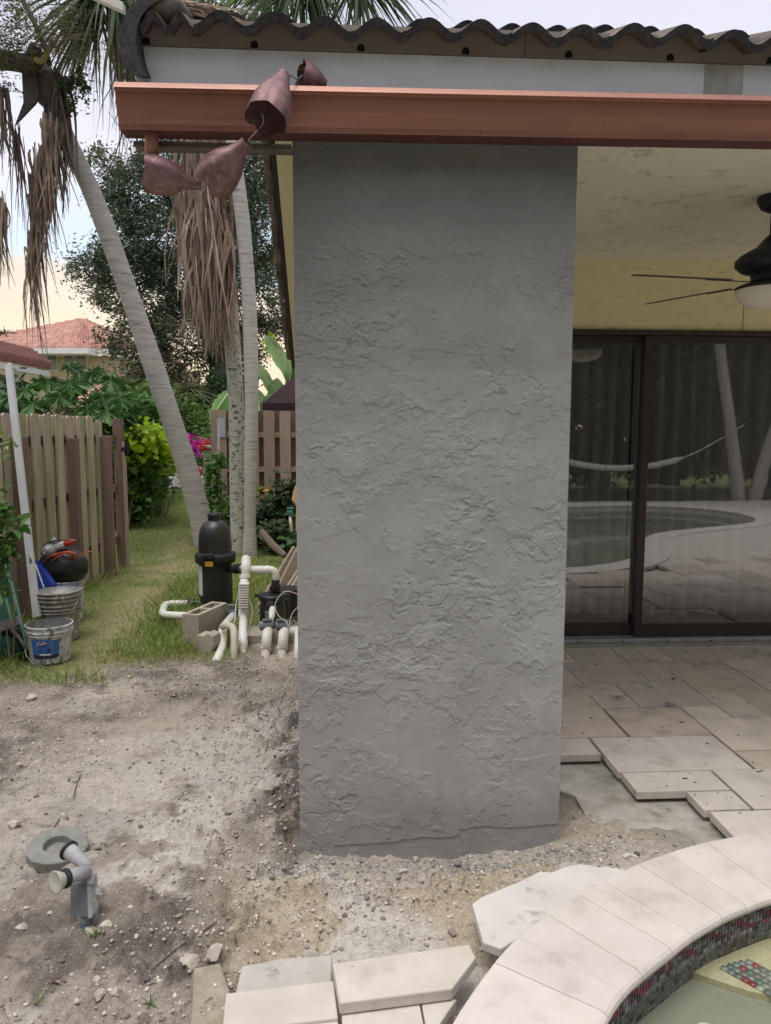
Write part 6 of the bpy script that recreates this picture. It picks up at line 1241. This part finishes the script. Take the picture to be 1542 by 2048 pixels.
# shrubs before the board fence
shrub('gardenia_shrub', 'glossy green shrub with yellowing leaves before the board fence', [(A(545, 1050, 10.6), (.5, .25, .36), 26), (A(580, 1010, 10.5), (.25, .2, .3), 12), (A(520, 1080, 10.2), (.3, .2, .2), 12), (A(570, 1090, 9.8), (.35, .2, .2), 16)], lf_dark, .12, 7, 26, .09, six=True, stems=8)
shrub('climbing_shrub', 'leafy light green climber in front of the block column', [(A(432, 960, 11.4), (.16, .15, .42), 14), (A(425, 1010, 11.2), (.24, .2, .25), 16), (A(440, 1035, 11), (.25, .2, .2), 12)], lf_mid, .11, 8, 18, .06, six=True, stems=5)
P, Fc = leaves(np.array([A(x, y, 10.3) for x, y in ((512, 985), (518, 992), (511, 1002), (524, 983), (530, 975))]), .12, 12, .5, six=True); mesh('yellow_leaves', P, Fc, M('yellow_leaf', (.65, .45, .05), rough=.5, trans=.3), label='few yellow leaves low on the board fence shrub', cat='leaves')
# flowers
def flowers(px, Yd, r, n, mat, seed, label):
    P, Fc = leaves(A(*px, Yd) + rnd(seed).normal(size=(n, 3)) * r, .075, seed, .9); return mesh('flower_cluster', P, Fc, mat, label=label, cat='flowers')
flowers((322, 876), 14, .07, 60, m_petal, 1, 'magenta flowers left of the leaning palm trunk'); flowers((384, 888), 14.5, .085, 130, m_petal, 2, 'largest magenta flower cluster right of the leaning trunk'); flowers((371, 880), 14.5, .05, 40, m_petal, 3, 'paler magenta blooms touching the leaning trunk'); flowers((392, 900), 14.4, .05, 50, m_petal, 9, 'lower magenta blooms hanging below the big cluster')
flowers((408, 888), 12, .030, 40, m_redp, 4, 'single red hibiscus beside the block column'); flowers((397, 939), 16, .03, 40, M('pink_petal', (.7, .2, .25), rough=.6), 5, 'small pink blossoms over the lawn'); flowers((391, 953), 16, .05, 22, m_petal, 6, 'magenta blossoms near the driveway edge'); flowers((74, 827), 9.6, .03, 14, m_redp, 7, 'red blossom just over the picket fence top')
shrub('bougainvillea_bush', 'slender green bush carrying the magenta flowers', [(A(385, 915, 14.6), (.16, .1, .16), 8)], lf_mid, .08, 17, 16, .05, stems=3, cat='plant')
# ------------------------------------------------------------------ papaya behind the fence
pa = thing('papaya_plant', A(103, 900, 9.6) * np.array([1, 1, 0]), 'papaya plant with large lobed leaves rising behind the picket fence', 'papaya plant')
ct_ = A(103, 838, 9.6); MB().tube([ct_ * np.array([1, 1, 0]), ct_], [.05, .04], 10).build('stem', m_stem, pa, smooth=True)
def lobed(c, n_, up_, R, seed):
    g = rnd(seed); n_ = n_ / np.linalg.norm(n_); up_ = up_ - n_ * np.dot(up_, n_); up_ /= np.linalg.norm(up_); s = np.cross(n_, up_); P = [c]; K = 9; 
    for k in range(K):
        a = -2.5 + 5.0 * k / (K - 1); Rk = R * (.62 + .38 * math.cos(a * .55)) * g.uniform(.88, 1.1)
        for da, rr in ((-.24, .34), (-.17, .60), (-.24, .74), (-.08, .76), (0, 1.0), (.08, .76), (.24, .74), (.17, .60), (.24, .34)):
            P.append(c + (up_ * math.cos(a + da) + s * math.sin(a + da)) * Rk * rr - n_ * R * .22 * rr * rr + n_ * .02 * g.normal())
    m = len(P) - 1; return mesh('leaf', P, [(0, i, i + 1) for i in range(1, m)] , lf_pap, pa)
g = rnd(101)
for k, (x, y, Yd, R) in enumerate(((52, 775, 9.2, .34), (95, 748, 9.4, .36), (140, 765, 9.3, .36), (186, 730, 9.5, .30), (222, 748, 9.5, .30), (205, 790, 9.2, .28), (66, 805, 9.0, .30), (120, 790, 9.1, .30), (240, 792, 9.2, .34), (215, 820, 8.9, .34), (20, 790, 9.4, .3), (160, 745, 9.8, .3), (175, 815, 9.0, .26), (258, 812, 9.4, .3), (140, 722, 9.9, .24))):
    c = A(x, y + (12 if y < 760 else 2), Yd); rd = c - ct_; rd[2] = 0; rd /= np.linalg.norm(rd) + 1e-6; MB().tube(spline([ct_ + .02 * rd, (ct_ + c) / 2 - .06 * Z, c], 4), .010, 6).build('petiole', m_stem, pa, smooth=True)
    lobed(c, np.array([.3 * rd[0] + .15 * g.normal(), -.55, .75]), rd - .15 * Z, R * .80, 200 + k); lobed(c + np.array([.05, .12, -.02]), np.array([.5 * rd[0] + .3 * g.normal(), -.3, .8]), rd * .7 + g.normal(size=3) * .4, R * .6, 300 + k)
shrub('garden_shrub', 'mass of green leaves just behind the picket fence top', [(A(60, 835, 10.2), (.5, .3, .3), 22), (A(180, 835, 10.2), (.5, .3, .25), 22), (A(20, 800, 10.6), (.3, .3, .4), 14), (A(240, 828, 10.6), (.3, .3, .2), 10)], lf_dark, .14, 18, 26, .1)
shrub('near_shrub', 'leafy green citrus shrub entering from the left frame edge', [(A(2, 1060, 5.0), (.08, .12, .17), 13), (A(14, 1110, 5.0), (.05, .08, .09), 6), (A(-6, 1160, 5.0), (.06, .08, .14), 7), (A(-12, 1010, 5.0), (.05, .1, .1), 5)], lf_mid, .085, 19, 9, .035, six=True, stems=2, sr=.3)
shrub('near_shrub', 'pale sprig at the left edge high on the fence', [(A(4, 890, 5.4), (.05, .08, .14), 5)], lf_lite, .05, 20, 10, .03, stems=1, sr=.2, cat='sprig')
# ------------------------------------------------------------------ houses behind
HYd = 38.
nh = thing('neighbour_house', A(130, 900, HYd) * np.array([1, 1, 0]), 'two storey beige house with terracotta tiled hip roof in the left background', 'house')
def hx(x, y, Yd=HYd): return A(x, y, Yd)
el = hx(-120, 695)[0]; er = hx(256, 695)[0]; ez = hx(100, 697)[2]; pk = hx(165, 641, HYd + 5); dp = 9.0
m0, m1 = hx(40, 699, HYd - .9), hx(192, 699, HYd - .9)
roof2 = thing_roof = MB(); ap0 = pk.copy(); ap1 = pk + np.array([-.1, 1., 0])
def slope_tiles(a, b, t0_, t1_, rows, cols_, par, mat, name='roof_tiles'):
    """rows of raised barrel tiles between eave a-b and ridge t0-t1, one joined piece"""
    P, Fc = [], []
    for r in range(rows):
        f0, f1 = r / rows, (r + 1.06) / rows
        A0, B0 = a + (t0_ - a) * f0, b + (t1_ - b) * f0; A1, B1 = a + (t0_ - a) * min(f1, 1), b + (t1_ - b) * min(f1, 1); nrm = np.cross(B0 - A0, A1 - A0); nrm /= np.linalg.norm(nrm); nrm = nrm * (1 if nrm[2] > 0 else -1)
        nc = max(2, int(cols_ * np.linalg.norm(B0 - A0) / np.linalg.norm(b - a)))
        for c in range(nc):
            n0_ = len(P); 
            for j, hgt in ((0, .02), (.5, .13), (1, .02)):
                u0 = (c + j) / nc; p = A0 + (B0 - A0) * u0; q = A1 + (B1 - A1) * u0; P += [p + nrm * (hgt + .07), q + nrm * hgt, p + nrm * (-.02)]
            Fc += [(n0_, n0_ + 3, n0_ + 4, n0_ + 1), (n0_ + 3, n0_ + 6, n0_ + 7, n0_ + 4), (n0_ + 2, n0_ + 5, n0_ + 3, n0_), (n0_ + 5, n0_ + 8, n0_ + 6, n0_ + 3)]
    return mesh(name, P, np.array(Fc), mat, par, kind='stuff')
eL, eR = np.array([el, HYd, ez]), np.array([er, HYd, ez])
slope_tiles(eL, eR, ap0, ap0 + np.array([.05, 0, 0]), 14, 60, nh, m_terra); slope_tiles(eR, eR + np.array([0, 11, 0]), ap0, ap0 + np.array([0, .05, 0]), 14, 40, nh, m_terra)
q = MB(); q.box(((el + er) / 2, HYd + .06, ez - .16), (er - el, .12, .30)); q.box((hx(118, 700)[0], HYd - .5, ez - .22), (hx(192, 700)[0] - hx(45, 700)[0], 1.1, .26)); q.build('fascia_board', m_white, nh)
MB().box(((el + er) / 2 - .3, HYd + 5.6, ez / 2 - .15), (er - el - 1.0, 10, ez - .3)).build('wall', m_hwall, nh)
for x0, x1 in ((72, 92), (94, 116), (127, 149), (151, 175)):
    a, b_ = hx(x0, 706, HYd + .55), hx(x1, 742, HYd + .55); w_ = MB().box(((a[0] + b_[0]) / 2, HYd + .57, (a[2] + b_[2]) / 2), (b_[0] - a[0], .1, a[2] - b_[2])).build('window', m_white, nh); MB().box(((a[0] + b_[0]) / 2, HYd + .50, (a[2] + b_[2]) / 2), (b_[0] - a[0] - .1, .06, a[2] - b_[2] - .1)).build('pane', m_pane, w_)
a, b_ = hx(150, 803, HYd - 3), hx(262, 806, HYd - 3); slope_tiles(a, b_, a + np.array([.6, 2.4, 1.0]), b_ + np.array([-.6, 2.4, 1.0]), 5, 18, nh, m_terra)
MB().box(((a[0] + b_[0]) / 2, HYd - 1.4, a[2] / 2), (b_[0] - a[0] - .6, 2.4, a[2])).build('porch_wall', m_hwall, nh)
# near neighbour roof at the left edge
nr = thing('shed_roof_house', A(-30, 900, 14) * np.array([1, 1, 0]), 'low pale neighbour building with a rust red barrel tiled roof at the left edge', 'house')
a, b_ = A(-60, 708, 13.0), A(99, 738, 16.5); t_ = np.array([-1.2, 1.6, .48]); slope_tiles(a, b_, a + t_, b_ + t_, 5, 26, nr, m_rust); 
q = MB().prism([a - .05 * Z, b_ - .05 * Z, b_ - .16 * Z, a - .16 * Z], np.array([-.1, .1, 0])); q.build('fascia_board', m_white, nr); a2_, b2_ = a + np.array([-.5, .3, -.15]), b_ + np.array([-.9, .3, -.15]); MB().prism([a2_, b2_, b2_ * np.array([1, 1, 0]), a2_ * np.array([1, 1, 0])], np.array([-.3, .5, 0])).build('wall', M('pale_shed_wall', (.42, .42, .38), rough=.9), nr)
# red roofed house seen under the oak, and its pale wall
fh = thing('far_house', A(430, 900, 34) * np.array([1, 1, 0]), 'distant house with dull red roof seen between trunks under the oak', 'house')
a, b_ = A(404, 806, 34), A(470, 806, 34); slope_tiles(a, b_, a + np.array([0, 2.5, 1.35]), b_ + np.array([0, 2.5, 1.35]), 8, 12, fh, m_rust); MB().box((a[0] + .9, 36, a[2] / 2), (3.6, 3, a[2])).build('wall', m_hwall, fh); MB().box(A(375, 775, 38), (1.2, .4, 1.6)).build('wall', m_hwall, fh)
ff = thing('far_fence', A(380, 880, 28) * np.array([1, 1, 0]), 'brown board fence far back under the trees', 'fence')
for k in range(26): x = A(345, 870, 28)[0] + k * .16; MB().box((x, 28, .85 + .01 * (k % 3)), (.145, .03, 1.7)).build('picket', m_post, ff)
P, Fc = ribbons(np.repeat(A(8, 672, 40)[None], 60, 0), (lambda d: np.stack([d[:, 0], d[:, 1], abs(d[:, 2])], 1))(rnd(5).normal(size=(60, 3))), 1.3, .12, .6, 6, 5); mesh('distant_palm', P, Fc, lf_palm, label='distant palm crown over the terracotta roof at far left', cat='palm tree')
# ------------------------------------------------------------------ behind the photographer (seen mirrored in the glass door)
def back_palm(x, y, lean, label, seed):
    t = thing('palm_tree', (x, y, 0), label, 'palm tree'); trunk([(x, y, -.05), (x + lean * .3, y, 1.6), (x + lean * .7, y, 3.4), (x + lean, y, 5.4)], [.16, .12, .11, .1], m_bark, t, ring=.02, seg=40); g = rnd(seed); o = []
    for _ in range(9):
        n = 26; b_ = g.normal(size=3) * .8; b_[2] = abs(b_[2]) * .5; d = b_[None] + g.normal(size=(n, 3)) * .35; o.append(ribbons(np.repeat(np.array([[x + lean, y, 5.4]]), n, 0), d, 1.9, .06, .5, 5, int(g.integers(1e6))))
    P, Fc = join(*o); mesh('crown', P, Fc, lf_palm, t)
back_palm(9.1, -5.6, -.9, 'left trunk of the palm pair mirrored in the door, leaning apart', 1); back_palm(9.4, -5.6, 1.4, 'right trunk of the palm pair mirrored in the door, leaning apart', 2)
back_palm(3.9, -6.2, .2, 'palm across the pool mirrored in the narrow glass pane', 4)
hm = [np.array([4.0, -6.1, 1.5]), np.array([5.3, -6.0, .95]), np.array([6.6, -5.9, .80]), np.array([7.9, -5.8, 1.05]), np.array([9.1, -5.6, 1.75])]
MB().tube(spline(hm, 6), [.01] * 6 + [.05] * 12 + [.01] * 7, 8, flat=1.4).build('hammock', M('hammock_rope', (.62, .60, .56), rough=.9), label='white rope hammock slung between palms across the pool', cat='hammock', smooth=True)
for k, (x, y, r, lab) in enumerate(((1.5, -9.5, 3.4, 'broad dark tree behind the pool, first from the left in the yard'), (7.5, -9.5, 3.6, 'broad dark tree behind the pool, second in the row'), (13, -10, 3.4, 'broad dark tree behind the pool, third in the row'), (-5, -9, 3.6, 'broad dark tree behind the pool near the lawn corner'), (10.5, -11.5, 3.4, 'broad dark tree set back between the second and third tree behind the pool'), (4.5, -12, 3.2, 'broad dark tree set back between the first and second tree behind the pool'), (-11, -6, 3.6, 'broad dark tree at the far left corner of the yard'), (18, -8, 3.4, 'broad dark tree behind the pool, last in the row'))):
    tree('shade_tree', lab, [([np.array([x, y, 0.]), np.array([x + .2, y, 2.5]), np.array([x, y, 6])], [.3, .22, .12])], [(np.array([x, y, 5.3]), (r, 2.6, 3.7), 420, 44, .42)], lf_shade, .40, 40 + k)
hedge = [(np.array([x, -12.0, 1.1]), (1.2, .5, 1.0), 70) for x in np.arange(-8, 22, 1.8)]
shrub('boundary_hedge', 'dark hedge along the far side of the yard behind the pool', hedge, lf_shade, .26, 61, 36, .2, cat='hedge', stems=3)
